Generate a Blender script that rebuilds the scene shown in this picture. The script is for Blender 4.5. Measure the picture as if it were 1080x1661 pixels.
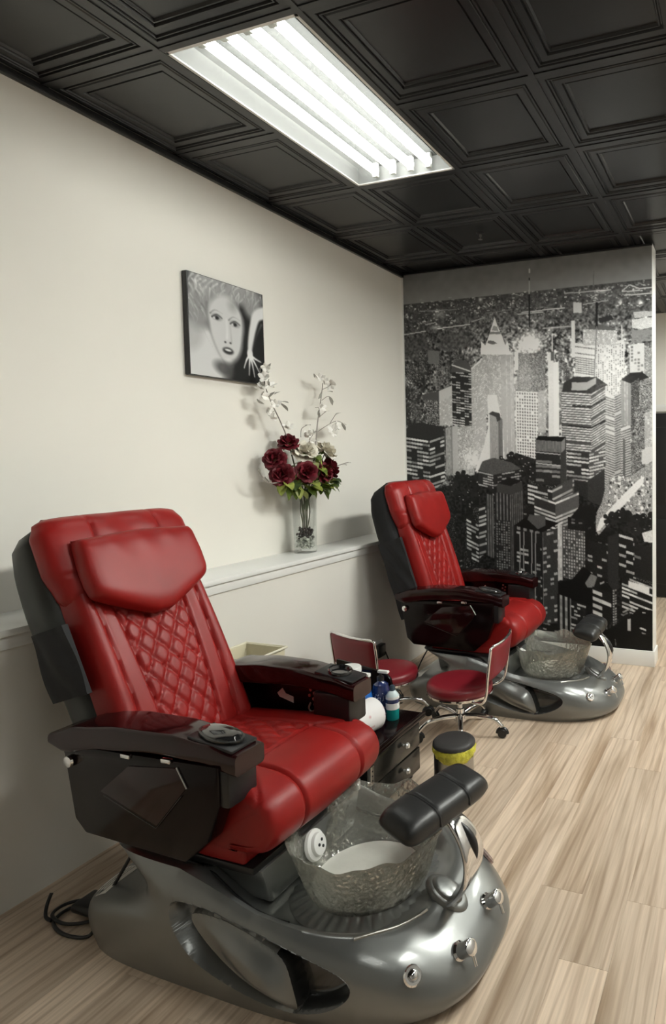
import bpy, bmesh, math, random
import numpy as np
from math import sin, cos, pi, radians, sqrt, atan2
from mathutils import Vector, Matrix

for o in list(bpy.data.objects): bpy.data.objects.remove(o)
scene = bpy.context.scene
COL = scene.collection
random.seed(7)

# ------------------------------------------------------------------ camera
FPX, PPX, PPY = 1002.64, 858.84, 787.25          # focal length and principal point for a 1080 x 1661 frame
cam_d = bpy.data.cameras.new('camera')
cam = bpy.data.objects.new('camera', cam_d); COL.objects.link(cam); scene.camera = cam
cam_d.sensor_fit = 'AUTO'; cam_d.sensor_width = 36.0
cam_d.lens = FPX / 1661 * 36.0
cam_d.shift_x = (540 - PPX) / 1661
cam_d.shift_y = (PPY - 830.5) / 1661
cam_d.clip_start = 0.05
yaw, pit, rol = .3351, -.0474, -.0115
fw = Vector((-sin(yaw)*cos(pit), cos(yaw)*cos(pit), sin(pit)))
rt = Vector((cos(yaw), sin(yaw), 0)); up = rt.cross(fw)
cr = rt*cos(rol) + up*sin(rol); cu = -rt*sin(rol) + up*cos(rol)
cam.matrix_world = Matrix(((cr.x, cu.x, -fw.x, 2.6271), (cr.y, cu.y, -fw.y, -.7454), (cr.z, cu.z, -fw.z, 1.5336), (0, 0, 0, 1)))

# ------------------------------------------------------------------ world, exposure
w = bpy.data.worlds.new('world'); scene.world = w; w.use_nodes = True
w.node_tree.nodes['Background'].inputs[0].default_value = (.9, .93, 1, 1)
w.node_tree.nodes['Background'].inputs[1].default_value = 0.02
scene.view_settings.view_transform = 'Standard'
scene.view_settings.look = 'None'
scene.view_settings.exposure = 0.18
scene.view_settings.gamma = 1.0
scene.view_settings.use_curve_mapping = False
TUBES = [10.0, 125.0, 48.0, 12.0, 50.0]     # emission of the tubes: the fixture in view, an unseen one inferred from shadows, then added fill fixtures

# ------------------------------------------------------------------ materials
MATS = {}
def mat(name, col=(.8, .8, .8), rough=.5, metal=0., coat=0., coatr=.05, spec=.5, bump=None, vary=None, **kw):
    if name in MATS: return MATS[name]
    m = bpy.data.materials.new(name); m.use_nodes = True; nt = m.node_tree
    b = nt.nodes['Principled BSDF']
    b.inputs['Base Color'].default_value = (*col, 1)
    b.inputs['Roughness'].default_value = rough; b.inputs['Metallic'].default_value = metal
    b.inputs['Coat Weight'].default_value = coat; b.inputs['Coat Roughness'].default_value = coatr
    b.inputs['Specular IOR Level'].default_value = spec
    for k, v in kw.items(): b.inputs[k].default_value = v
    tc = nt.nodes.new('ShaderNodeTexCoord')
    if bump:
        n = nt.nodes.new('ShaderNodeTexNoise'); n.inputs['Scale'].default_value = bump[0]; n.inputs['Detail'].default_value = 3
        nt.links.new(tc.outputs['Object'], n.inputs['Vector'])
        bp = nt.nodes.new('ShaderNodeBump'); bp.inputs['Strength'].default_value = bump[1]; bp.inputs['Distance'].default_value = bump[2] if len(bump) > 2 else .002
        nt.links.new(n.outputs['Fac'], bp.inputs['Height']); nt.links.new(bp.outputs[0], b.inputs['Normal'])
    if vary:                                      # (scale, amount): soft tone variation of the surface itself
        n = nt.nodes.new('ShaderNodeTexNoise'); n.inputs['Scale'].default_value = vary[0]; n.inputs['Detail'].default_value = 4
        nt.links.new(tc.outputs['Object'], n.inputs['Vector'])
        r = nt.nodes.new('ShaderNodeValToRGB')
        r.color_ramp.elements[0].position = .3; r.color_ramp.elements[1].position = .7
        r.color_ramp.elements[0].color = (*[c*(1-vary[1]) for c in col], 1)
        r.color_ramp.elements[1].color = (*[min(1, c*(1+vary[1])) for c in col], 1)
        nt.links.new(n.outputs['Fac'], r.inputs['Fac']); nt.links.new(r.outputs['Color'], b.inputs['Base Color'])
    MATS[name] = m
    return m

WALLP = mat('wall_paint', (.80, .775, .715), .6, bump=(180, .05), vary=(1.5, .015))
LOWP = mat('half_wall_paint', (.78, .76, .71), .55, bump=(180, .05), vary=(1.5, .02))
GREYP = mat('grey_paint', (.42, .41, .39), .6, bump=(180, .05), vary=(1.5, .02))
WHITE = mat('white_trim', (.82, .82, .80), .35, vary=(3, .02))
CEIL = mat('black_ceiling_plastic', (.0085, .0085, .0095), .30, spec=.65, bump=(60, .05), vary=(8, .15))
BARM = mat('black_ceiling_bar', (.015, .015, .016), .32, spec=.65, vary=(8, .15))
RED = mat('red_leather', (.265, .010, .0085), .40, spec=.32, bump=(260, .12, .001), vary=(6, .12))
BURG = mat('burgundy_vinyl', (.20, .010, .018), .38, bump=(300, .1, .001), vary=(6, .1))
LACQ = mat('dark_lacquer', (.006, .0022, .0023), .17, spec=.22, vary=(9, .3))
LACT = mat('burgundy_lacquer', (.018, .0035, .0038), .12, spec=.42, vary=(14, .4))
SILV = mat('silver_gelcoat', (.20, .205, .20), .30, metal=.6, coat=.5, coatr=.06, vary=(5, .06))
SILVD = mat('recess_shade_gelcoat', (.035, .036, .035), .25, metal=.5, coat=.8, coatr=.06, vary=(5, .06))  # silver of the side recess, its dark reflections put into the colour
CHROME = mat('chrome', (.82, .82, .82), .07, metal=1, vary=(10, .02))
STEEL = mat('brushed_steel', (.45, .44, .41), .3, metal=1, vary=(20, .08))
BLK = mat('black_plastic', (.012, .012, .013), .35, vary=(12, .2))
BLKF = mat('black_fabric', (.012, .012, .014), .8, bump=(200, .3, .002), vary=(10, .2))
SHELL = mat('charcoal_shell', (.028, .030, .026), .42, vary=(6, .1))
BLKL = mat('black_leather', (.012, .012, .012), .38, bump=(220, .12, .001), vary=(8, .2))
WPL = mat('white_plastic', (.78, .78, .76), .35, vary=(12, .03))
PAPER = mat('white_paper', (.72, .69, .64), .8, vary=(30, .05))
CREAM = mat('cream_plastic', (.66, .61, .45), .5, vary=(8, .04))

# ------------------------------------------------------------------ mesh helpers
def link(name, me, m=None, parent=None, smooth=True, ang=40):
    o = bpy.data.objects.new(name, me); COL.objects.link(o)
    if m is not None and len(me.materials) == 0: me.materials.append(m)
    if smooth:
        me.shade_smooth()
        me.set_sharp_from_angle(angle=radians(ang))
    if parent is not None: o.parent = parent
    return o
def mesh(name, V, F, m=None, parent=None, smooth=True, ang=40):
    me = bpy.data.meshes.new(name); me.from_pydata([tuple(v) for v in V], [], F); me.update()
    bm = bmesh.new(); bm.from_mesh(me)
    bmesh.ops.remove_doubles(bm, verts=bm.verts, dist=1e-6)
    bmesh.ops.recalc_face_normals(bm, faces=bm.faces); bm.to_mesh(me); bm.free()
    return link(name, me, m, parent, smooth, ang)
def frombm(name, bm, m=None, parent=None, smooth=True, ang=40):
    me = bpy.data.meshes.new(name); bmesh.ops.recalc_face_normals(bm, faces=bm.faces); bm.to_mesh(me); bm.free()
    return link(name, me, m, parent, smooth, ang)
def empty(name, loc=(0, 0, 0), rz=0.):
    o = bpy.data.objects.new(name, None); COL.objects.link(o); o.location = loc; o.rotation_euler[2] = rz
    o.empty_display_size = .05
    return o
def tag(o, label, cat, group=None, kind=None):
    o['label'] = label; o['category'] = cat
    if group: o['group'] = group
    if kind: o['kind'] = kind
    return o
def struct(o, label=None):
    o['kind'] = 'structure'
    if label: o['label'] = label
    return o
def bbox(bm, x0, x1, y0, y1, z0, z1, bev=0., seg=2, M=None):
    b2 = bmesh.new()
    bmesh.ops.create_cube(b2, size=1)
    for v in b2.verts:
        v.co = Vector(((x0+x1)/2+v.co.x*(x1-x0), (y0+y1)/2+v.co.y*(y1-y0), (z0+z1)/2+v.co.z*(z1-z0)))
    if bev: bmesh.ops.bevel(b2, geom=b2.edges[:], offset=bev, segments=seg, profile=.5, affect='EDGES', clamp_overlap=True)
    if M: bmesh.ops.transform(b2, matrix=M, verts=b2.verts)
    me = bpy.data.meshes.new('t'); b2.to_mesh(me); b2.free(); bm.from_mesh(me); bpy.data.meshes.remove(me)
def box(name, x0, x1, y0, y1, z0, z1, m, parent=None, bev=0., seg=2, M=None):
    bm = bmesh.new(); bbox(bm, x0, x1, y0, y1, z0, z1, bev, seg, M)
    return frombm(name, bm, m, parent, smooth=bev > 0)
def prism(name, pts, axis, a, b, m, parent=None, bev=0., seg=2, M=None):
    """polygon pts (2D) extruded along axis ('x','y','z') from a to b"""
    def P(p, t):
        if axis == 'y': return Vector((p[0], t, p[1]))
        if axis == 'x': return Vector((t, p[0], p[1]))
        return Vector((p[0], p[1], t))
    bm = bmesh.new()
    v0 = [bm.verts.new(P(p, a)) for p in pts]; v1 = [bm.verts.new(P(p, b)) for p in pts]
    n = len(pts)
    bm.faces.new(v0); bm.faces.new(v1[::-1])
    for i in range(n): bm.faces.new((v0[i], v1[i], v1[(i+1) % n], v0[(i+1) % n]))
    bmesh.ops.recalc_face_normals(bm, faces=bm.faces)
    if bev: bmesh.ops.bevel(bm, geom=bm.edges[:], offset=bev, segments=seg, profile=.5, affect='EDGES', clamp_overlap=True)
    if M: bmesh.ops.transform(bm, matrix=M, verts=bm.verts)
    return frombm(name, bm, m, parent, smooth=bev > 0)
def lathe(name, prof, m, parent=None, n=32, c=(0, 0, 0), M=None, ang=40, cap=True):
    """prof: list of (r, z)"""
    V = []; F = []
    for r, z in prof:
        for i in range(n):
            t = 2*pi*i/n; p = Vector((r*cos(t), r*sin(t), z))
            if M: p = M @ p
            V.append(p + Vector(c))
    for j in range(len(prof)-1):
        for i in range(n):
            k = (i+1) % n
            F.append((j*n+i, j*n+k, (j+1)*n+k, (j+1)*n+i))
    if cap:
        if prof[0][0] > 1e-5: F.append(tuple(range(n))[::-1])
        if prof[-1][0] > 1e-5: F.append(tuple((len(prof)-1)*n+i for i in range(n)))
    return mesh(name, V, F, m, parent, True, ang)
def smoothpath(P, k=6):
    P = [Vector(p) for p in P]; out = []
    for i in range(len(P)-1):
        p0 = P[max(i-1, 0)]; p1 = P[i]; p2 = P[i+1]; p3 = P[min(i+2, len(P)-1)]
        for j in range(k):
            t = j/k
            out.append(.5*((2*p1)+(-p0+p2)*t+(2*p0-5*p1+4*p2-p3)*t*t+(-p0+3*p1-3*p2+p3)*t**3))
    out.append(P[-1]); return out
def tubeVF(P, r, n=8, closed=False, flat=None):
    """sweep a circle (or flat ellipse (ra, rb)) along points; r float or list"""
    P = [Vector(p) for p in P]; N = len(P); V = []; F = []
    T = []
    for i in range(N):
        a = P[(i-1) % N] if (closed or i > 0) else P[i]; b = P[(i+1) % N] if (closed or i < N-1) else P[i]
        T.append((b-a).normalized())
    ref = Vector((0, 0, 1)) if abs(T[0].z) < .9 else Vector((1, 0, 0))
    u = (ref - T[0]*ref.dot(T[0])).normalized()
    for i in range(N):
        u = (u - T[i]*u.dot(T[i])).normalized(); v = T[i].cross(u)
        ri = r[i] if isinstance(r, (list, tuple)) else r
        ra, rb = (ri, ri) if flat is None else flat
        for k in range(n):
            t = 2*pi*k/n; V.append(P[i] + u*cos(t)*ra + v*sin(t)*rb)
    M_ = N if closed else N-1
    for i in range(M_):
        j = (i+1) % N
        for k in range(n):
            l = (k+1) % n
            F.append((i*n+k, i*n+l, j*n+l, j*n+k))
    if not closed:
        F.append(tuple(range(n))[::-1]); F.append(tuple((N-1)*n+k for k in range(n)))
    return V, F
def tube(name, P, r, m, parent=None, n=8, closed=False, k=0, flat=None):
    if k: P = smoothpath(P, k)
    V, F = tubeVF(P, r, n, closed, flat)
    return mesh(name, V, F, m, parent, True, 50)
def merge(parts):
    V = []; F = []
    for v, f in parts:
        o = len(V); V += list(v); F += [tuple(i+o for i in q) for q in f]
    return V, F
def grid_closed(nu, nv, front, back, M=None):
    """closed cushion: front(u,v), back(u,v) -> point; edges meet"""
    V = []; F = []
    U = [i/nu for i in range(nu+1)]; W = [i/nv for i in range(nv+1)]
    for fn in (front, back):
        for v in W:
            for u in U:
                p = Vector(fn(u, v)); V.append(M @ p if M else p)
    s = nu+1; off = (nu+1)*(nv+1)
    for j in range(nv):
        for i in range(nu):
            a = j*s+i
            F.append((a, a+1, a+s+1, a+s)); F.append((off+a, off+a+s, off+a+s+1, off+a+1))
    per = [i for i in range(nu+1)] + [j*s+nu for j in range(1, nv+1)] + [nv*s+i for i in range(nu-1, -1, -1)] + [j*s for j in range(nv-1, 0, -1)]
    n = len(per)
    for k in range(n):
        a = per[k]; b = per[(k+1) % n]; F.append((a, off+a, off+b, b))
    return V, F
def sstep(a, b, x):
    t = max(0., min(1., (x-a)/(b-a))) if b != a else float(x > a)
    return t*t*(3-2*t)
def interp(x, pts):
    if x <= pts[0][0]: return pts[0][1]
    for (a, fa), (b, fb) in zip(pts, pts[1:]):
        if x <= b: return fa+(fb-fa)*(x-a)/(b-a)
    return pts[-1][1]
def sinterp(x, pts):
    if x <= pts[0][0]: return pts[0][1]
    for (a, fa), (b, fb) in zip(pts, pts[1:]):
        if x <= b: return fa+(fb-fa)*sstep(0, 1, (x-a)/(b-a))
    return pts[-1][1]

# ------------------------------------------------------------------ room shell
H = 3.01; T = .6096; GX = .6175; GY = 1.0
XW = .253; D = 3.706; XR = 2.009; XRIGHT = GX + 6*T; YBACK = GY - 6*T; YREAR = 5.95
ZL = .968

# floor of planks laid away from the viewer
def floor_material():
    m = bpy.data.materials.new('oak_plank'); m.use_nodes = True; nt = m.node_tree; b = nt.nodes['Principled BSDF']
    N = nt.nodes.new; Lk = nt.links.new
    tc = N('ShaderNodeTexCoord'); oi = N('ShaderNodeObjectInfo')
    add = N('ShaderNodeVectorMath'); add.operation = 'ADD'
    sc = N('ShaderNodeVectorMath'); sc.operation = 'SCALE'; sc.inputs[0].default_value = (13, 37, 5); Lk(oi.outputs['Random'], sc.inputs['Scale'])
    Lk(tc.outputs['Object'], add.inputs[0]); Lk(sc.outputs[0], add.inputs[1])
    mp = N('ShaderNodeMapping'); mp.inputs['Scale'].default_value = (1, .10, 1); Lk(add.outputs[0], mp.inputs['Vector'])
    n1 = N('ShaderNodeTexNoise'); n1.inputs['Scale'].default_value = 9; n1.inputs['Detail'].default_value = 5; n1.inputs['Distortion'].default_value = .6; Lk(mp.outputs[0], n1.inputs['Vector'])
    # cathedral figure: rings of a stretched, warped distance field
    wv = N('ShaderNodeTexWave'); wv.wave_type = 'BANDS'; wv.bands_direction = 'X'; wv.inputs['Scale'].default_value = 7; wv.inputs['Distortion'].default_value = 9
    wv.inputs['Detail'].default_value = 3; wv.inputs['Detail Scale'].default_value = 1.2
    Lk(mp.outputs[0], wv.inputs['Vector'])
    mp2 = N('ShaderNodeMapping'); mp2.inputs['Scale'].default_value = (1, .03, 1); Lk(add.outputs[0], mp2.inputs['Vector'])
    n2 = N('ShaderNodeTexNoise'); n2.inputs['Scale'].default_value = 130; n2.inputs['Detail'].default_value = 4; Lk(mp2.outputs[0], n2.inputs['Vector'])
    r1 = N('ShaderNodeValToRGB'); e = r1.color_ramp.elements
    e[0].position = .30; e[0].color = (.42, .305, .21, 1); e[1].position = .62; e[1].color = (.73, .59, .46, 1)
    x = e.new(.45); x.color = (.645, .515, .395, 1)
    Lk(n1.outputs['Fac'], r1.inputs['Fac'])
    r2 = N('ShaderNodeValToRGB'); r2.color_ramp.elements[0].position = .0; r2.color_ramp.elements[0].color = (.60, .52, .46, 1)
    r2.color_ramp.elements[1].position = .35; r2.color_ramp.elements[1].color = (1, 1, 1, 1); Lk(wv.outputs['Fac'], r2.inputs['Fac'])
    mx = N('ShaderNodeMix'); mx.data_type = 'RGBA'; mx.blend_type = 'MULTIPLY'; mx.inputs[0].default_value = .52
    Lk(r1.outputs[0], mx.inputs[6]); Lk(r2.outputs[0], mx.inputs[7])
    r3 = N('ShaderNodeValToRGB'); r3.color_ramp.elements[0].position = .3; r3.color_ramp.elements[0].color = (.8, .78, .75, 1)
    r3.color_ramp.elements[1].position = .65; r3.color_ramp.elements[1].color = (1.05, 1.05, 1.05, 1); Lk(n2.outputs['Fac'], r3.inputs['Fac'])
    mx2 = N('ShaderNodeMix'); mx2.data_type = 'RGBA'; mx2.blend_type = 'MULTIPLY'; mx2.inputs[0].default_value = .8
    Lk(mx.outputs[2], mx2.inputs[6]); Lk(r3.outputs[0], mx2.inputs[7])
    # a tone of its own for each plank
    r4 = N('ShaderNodeMapRange'); r4.inputs[3].default_value = .90; r4.inputs[4].default_value = 1.10; Lk(oi.outputs['Random'], r4.inputs[0])
    mx3 = N('ShaderNodeVectorMath'); mx3.operation = 'SCALE'; Lk(mx2.outputs[2], mx3.inputs[0]); Lk(r4.outputs[0], mx3.inputs['Scale'])
    Lk(mx3.outputs[0], b.inputs['Base Color'])
    b.inputs['Roughness'].default_value = .42
    bp = N('ShaderNodeBump'); bp.inputs['Strength'].default_value = .08; bp.inputs['Distance'].default_value = .002
    Lk(n2.outputs['Fac'], bp.inputs['Height']); Lk(bp.outputs[0], b.inputs['Normal'])
    return m
OAK = floor_material()
PW, PL = .152, 1.22
floor = struct(box('floor', 0, XRIGHT, YBACK, YREAR, -.06, -.012, mat('floor_underlay', (.10, .075, .05), .8, vary=(4, .1))))
g_ = .0006
V = [(g_, g_, 0), (PW-g_, g_, 0), (PW-g_, PL-g_, 0), (g_, PL-g_, 0), (0, 0, -.0012), (PW, 0, -.0012), (PW, PL, -.0012), (0, PL, -.0012), (0, 0, -.012), (PW, 0, -.012), (PW, PL, -.012), (0, PL, -.012)]
F = [(0, 1, 2, 3), (4, 5, 1, 0), (5, 6, 2, 1), (6, 7, 3, 2), (7, 4, 0, 3), (8, 9, 5, 4), (9, 10, 6, 5), (10, 11, 7, 6), (11, 8, 4, 7)]
pl_me = bpy.data.meshes.new('floor_plank'); pl_me.from_pydata(V, [], F); pl_me.materials.append(OAK)
offs = [0, .41, .83, .22, 1.03, .62]
x = 2.250 - 14*PW; i = 0
rng = random.Random(3)
while x < XRIGHT-.02:
    # end joints read off the photograph for two rows: y = .995 at x 2.10..2.25, y = 1.305 at x 2.25..2.40
    if abs(x-(2.250-PW)) < .01: o0 = .995
    elif abs(x-2.250) < .01: o0 = 1.305
    else: o0 = offs[i % 6] + rng.uniform(-.1, .1)
    y = o0 - 4*PL
    while y < YREAR:
        if y+PL > YBACK+.1:
            p = bpy.data.objects.new('floor_plank', pl_me); COL.objects.link(p); p.parent = floor
            p.location = (x, y, 0)
        y += PL
    x += PW; i += 1

# walls
wl = struct(box('wall_left', -.12, 0, YBACK, YREAR, 0, H+.1, WALLP))
hw = struct(box('wall_left_lower', 0, XW, YBACK, D, 0, .93, LOWP))
lg = struct(box('trim_1', 0, XW+.027, YBACK, D, .944, ZL, WHITE, bev=.004))
ap = struct(box('trim_2', XW, XW+.012, YBACK, D, .897, .944, WHITE, bev=.003))
ap2 = struct(box('trim_3', 0, XW, YBACK, D, .93, .944, WHITE))
wf = struct(box('wall_far', 0, XR, D, D+.16, 0, H, WHITE))
bf = struct(box('baseboard_far', XW, XR+.012, D-.014, D, 0, .114, WHITE, bev=.003))
bf2 = struct(box('baseboard_far_end', XR, XR+.012, D, D+.16, 0, .114, WHITE, bev=.003))
wr = struct(box('wall_right', XRIGHT, XRIGHT+.1, YBACK, YREAR, 0, H+.1, GREYP))
wb = struct(box('wall_back', 0, XRIGHT, YBACK-.1, YBACK, 0, H+.1, GREYP))
wre = struct(box('wall_rear', 0, XRIGHT, YREAR, YREAR+.1, 0, H+.1, WALLP))
d1 = struct(empty('door_1', (1.55, YREAR, 0)))
for k in range(2):
    pn = box('door_panel', k*.62, k*.62+.615, -.045, -.005, .012, 1.97, mat('black_door', (.008, .008, .009), .35, vary=(3, .2)), d1, bev=.004)
    for (za, zb) in ((.15, .85), (1.0, 1.82)):
        box('door_inset', k*.62+.09, k*.62+.525, -.052, -.040, za, zb, mat('black_door'), pn, bev=.006)
    lathe('door_knob', [(.0, 0), (.012, 0), (.012, .03), (.026, .04), (.026, .055), (0, .062)], STEEL, pn, 16, c=(.575 if k == 0 else .665, -.045, 1.0), M=Matrix.Rotation(pi/2, 4, 'X'))
for (xa, xb, za, zb) in ((-.08, -.005, 0, 2.06), (1.245, 1.32, 0, 2.06), (-.005, 1.245, 1.985, 2.06)):
    box('door_frame', xa, xb, -.03, 0, za, zb, WHITE, d1, bev=.003)

# ceiling: suspended grid with coffered black panels
ceil = struct(box('ceiling', -.12, XRIGHT+.1, YBACK-.1, YREAR+.1, H+.11, H+.2, BLK))
def tile_mesh():
    # rings: (inset from tile edge, height above the grid)
    prof = [(.012, .003), (.038, .003), (.041, .010), (.045, .010), (.048, .004), (.052, .004), (.055, .011), (.060, .011), (.064, .006), (.092, .006), (.096, .015), (.101, .015), (.104, .009), (.108, .009), (.113, .018), (T/2, .018)]
    V = []; F = []
    for k, (d, z) in enumerate(prof):
        if k == len(prof)-1: continue
        V += [(d, d, z), (T-d, d, z), (T-d, T-d, z), (d, T-d, z)]
    n = len(prof)-1
    for k in range(n-1):
        for j in range(4):
            l = (j+1) % 4
            F.append((k*4+j, k*4+l, (k+1)*4+l, (k+1)*4+j))
    F.append((4*(n-1), 4*(n-1)+1, 4*(n-1)+2, 4*(n-1)+3))
    me = bpy.data.meshes.new('ceiling_tile'); me.from_pydata(V, [], F); me.materials.append(CEIL); me.flip_normals()
    return me
TM = tile_mesh()
LIGHTS = [(0, 0), (4, 2), (4, -1), (3, -4), (4, 6)]            # (column, first row) of the 2 x 4 ft fixtures, column 0 = second from the left wall
lit = set()
for c, r in LIGHTS: lit |= {(c, r), (c, r+1)}
rows = range(-6, 8)
for c in range(-1, 6):
    for r in rows:
        if (c, r) in lit: continue
        t = bpy.data.objects.new('ceiling_tile', TM); COL.objects.link(t); t.parent = ceil
        t.location = (GX+c*T, GY+r*T, H)
for c in range(0, 6):
    b_ = box('grid_runner', GX+c*T-.012, GX+c*T+.012, YBACK, GY+8*T, H-.001, H+.006, BARM, ceil)
for r in range(-6, 9):
    segs = []; x0 = 0.
    for c in range(-1, 6):
        if (c, r) in lit and (c, r-1) in lit:                     # no bar across a fixture
            if GX+c*T > x0: segs.append((x0, GX+c*T))
            x0 = GX+(c+1)*T
    segs.append((x0, XRIGHT))
    for xa, xb in segs:
        if xb-xa > .01: box('grid_cross_bar', xa, xb, GY+r*T-.012, GY+r*T+.012, H-.0004, H+.006, BARM, ceil)
struct(box('trim_4', 0, .022, YBACK, D, H-.030, H-.001, BLK, bev=.002))
struct(box('trim_5', .022, XR, D-.018, D, H-.012, H-.001, BLK, bev=.002))

# fluorescent fixtures
def tube_mat(TUBE):
    m = bpy.data.materials.new('fluorescent_tube'); m.use_nodes = True; nt = m.node_tree
    b = nt.nodes['Principled BSDF']; b.inputs['Base Color'].default_value = (.9, .9, .9, 1)
    b.inputs['Emission Color'].default_value = (1.0, .975, .93, 1); b.inputs['Emission Strength'].default_value = TUBE
    return m
TUBEM = [tube_mat(q) for q in TUBES]
def lens_mat():
    m = bpy.data.materials.new('prismatic_lens'); m.use_nodes = True; nt = m.node_tree; N = nt.nodes.new; Lk = nt.links.new
    nt.nodes.remove(nt.nodes['Principled BSDF']); out = nt.nodes['Material Output']
    tr = N('ShaderNodeBsdfTransparent'); tr.inputs[0].default_value = (.93, .95, .94, 1)
    tl = N('ShaderNodeBsdfTranslucent'); tl.inputs[0].default_value = (.9, .92, .9, 1)
    gl = N('ShaderNodeBsdfGlossy'); gl.inputs['Roughness'].default_value = .2
    tc = N('ShaderNodeTexCoord'); vo = N('ShaderNodeTexVoronoi'); vo.inputs['Scale'].default_value = 110; Lk(tc.outputs['Object'], vo.inputs['Vector'])
    bp = N('ShaderNodeBump'); bp.inputs['Strength'].default_value = .5; bp.inputs['Distance'].default_value = .004; Lk(vo.outputs['Distance'], bp.inputs['Height'])
    Lk(bp.outputs[0], tl.inputs['Normal']); Lk(bp.outputs[0], gl.inputs['Normal'])
    rp = N('ShaderNodeMapRange'); rp.inputs[1].default_value = 0; rp.inputs[2].default_value = .7; rp.inputs[3].default_value = .0; rp.inputs[4].default_value = .02
    Lk(vo.outputs['Distance'], rp.inputs[0])
    a = N('ShaderNodeMixShader'); Lk(rp.outputs[0], a.inputs[0]); Lk(tr.outputs[0], a.inputs[1]); Lk(tl.outputs[0], a.inputs[2])
    c = N('ShaderNodeMixShader'); c.inputs[0].default_value = .04; Lk(a.outputs[0], c.inputs[1]); Lk(gl.outputs[0], c.inputs[2])
    Lk(c.outputs[0], out.inputs[0])
    return m
LENS = lens_mat()
REFL = mat('darkened_reflector', (.045, .047, .045), .6, vary=(5, .02))  # reflector darkened in colour so the gaps between tubes stay dimmer
def troffer(c, r, label):
    e = empty('ceiling_light', (GX+c*T, GY+r*T, H)); tag(e, label, 'ceiling light', 'fluorescent ceiling lights')
    L2 = 2*T; q = .014
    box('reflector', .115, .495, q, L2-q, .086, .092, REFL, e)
    bm = bmesh.new()
    bbox(bm, q, T-q, q, L2-q, .092, .100); bbox(bm, q, q+.006, q, L2-q, .006, .092); bbox(bm, T-q-.006, T-q, q, L2-q, .006, .092)
    bbox(bm, q, T-q, q, q+.006, .006, .092); bbox(bm, q, T-q, L2-q-.006, L2-q, .006, .092)
    frombm('housing', bm, mat('fixture_housing', (.33, .335, .33), .5, vary=(5, .03)), e, False)
    bm = bmesh.new(); f = .022
    bbox(bm, q-.001, q+f-.01, q, L2-q, .001, .007); bbox(bm, T-q-f+.01, T-q+.001, q, L2-q, .001, .007)
    bbox(bm, q, T-q, q-.001, q+f-.01, .001, .007); bbox(bm, q, T-q, L2-q-f+.01, L2-q+.001, .001, .007)
    frombm('door_frame', bm, WPL, e, False)
    box('lens', q+.010, T-q-.010, q+.010, L2-q-.010, .008, .011, LENS, e)
    for x in (.148, .253, .358, .463):
        V, F = tubeVF([(x, .05, .046), (x, L2-.05, .046)], .021, 12)
        mesh('tube', V, F, TUBEM[LIGHTS.index((c, r))], e)
    for y in (.05, L2-.05):
        for x in (.148, .253, .358, .463): box('lampholder', x-.014, x+.014, y-.01, y+.01, .015, .09, WPL, e)
    return e
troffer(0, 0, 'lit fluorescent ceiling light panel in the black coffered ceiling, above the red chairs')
for (c, r), s in zip(LIGHTS[1:], ('on the right, nearer the mural', 'over the aisle beside the viewer, added for fill', 'behind the viewer, added for fill', 'over the back area beyond the mural wall, added for fill')):
    troffer(c, r, 'fluorescent ceiling light panel out of frame ' + s)  # all unseen; those past the first are added to brighten the room
sp = empty('fire_sprinkler', (.969, 3.084, H)); tag(sp, 'small silver fire sprinkler head on the black ceiling near the mural', 'sprinkler')
lathe('escutcheon', [(.0, 0), (.028, 0), (.028, -.004), (.012, -.010), (0, -.010)], BLK, sp, 20)
lathe('body', [(.0, -.010), (.008, -.010), (.008, -.026), (.004, -.028), (.004, -.040), (0, -.040)], STEEL, sp, 14)
lathe('deflector', [(.0, -.040), (.014, -.041), (.014, -.043), (0, -.044)], STEEL, sp, 14)

# ------------------------------------------------------------------ flat prints: painted into a fine colour grid on the print itself
def print_mat(name, rough):
    m = bpy.data.materials.new(name); m.use_nodes = True; nt = m.node_tree; b = nt.nodes['Principled BSDF']
    a = nt.nodes.new('ShaderNodeVertexColor'); a.layer_name = 'print'
    nt.links.new(a.outputs['Color'], b.inputs['Base Color']); b.inputs['Roughness'].default_value = rough
    b.inputs['Specular IOR Level'].default_value = .3
    return m
def print_grid(name, img, org, ux, uy, m, parent=None):
    """img (rows, cols) sRGB grey 0..1 or (rows, cols, 3); org = top left corner, ux to the right, uy downward"""
    if img.ndim == 2: img = np.repeat(img[:, :, None], 3, 2)
    h, w_ = img.shape[:2]
    uu, vv = np.meshgrid(np.linspace(0, 1, w_), np.linspace(0, 1, h))
    P = np.array(org)[None, None] + uu[..., None]*np.array(ux)[None, None] + vv[..., None]*np.array(uy)[None, None]
    me = bpy.data.meshes.new(name)
    nv = h*w_; nf = (h-1)*(w_-1)
    me.vertices.add(nv); me.vertices.foreach_set('co', P.astype(np.float32).ravel())
    a = (np.arange(h-1)[:, None]*w_ + np.arange(w_-1)[None]).ravel()
    q = np.stack([a, a+w_, a+w_+1, a+1], 1).astype(np.int32)
    me.loops.add(nf*4); me.loops.foreach_set('vertex_index', q.ravel())
    me.polygons.add(nf); me.polygons.foreach_set('loop_start', np.arange(nf, dtype=np.int32)*4); me.polygons.foreach_set('loop_total', np.full(nf, 4, np.int32))
    me.update(calc_edges=True); me.validate()
    c = me.color_attributes.new('print', 'BYTE_COLOR', 'POINT')
    # byte colours hold sRGB; foreach color_srgb
    rgba = np.concatenate([np.clip(img, 0, 1), np.ones((h, w_, 1))], 2).astype(np.float32)
    c.data.foreach_set('color_srgb', rgba.ravel())
    me.materials.append(m)
    o = bpy.data.objects.new(name, me); COL.objects.link(o)
    if parent: o.parent = parent
    return o
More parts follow.
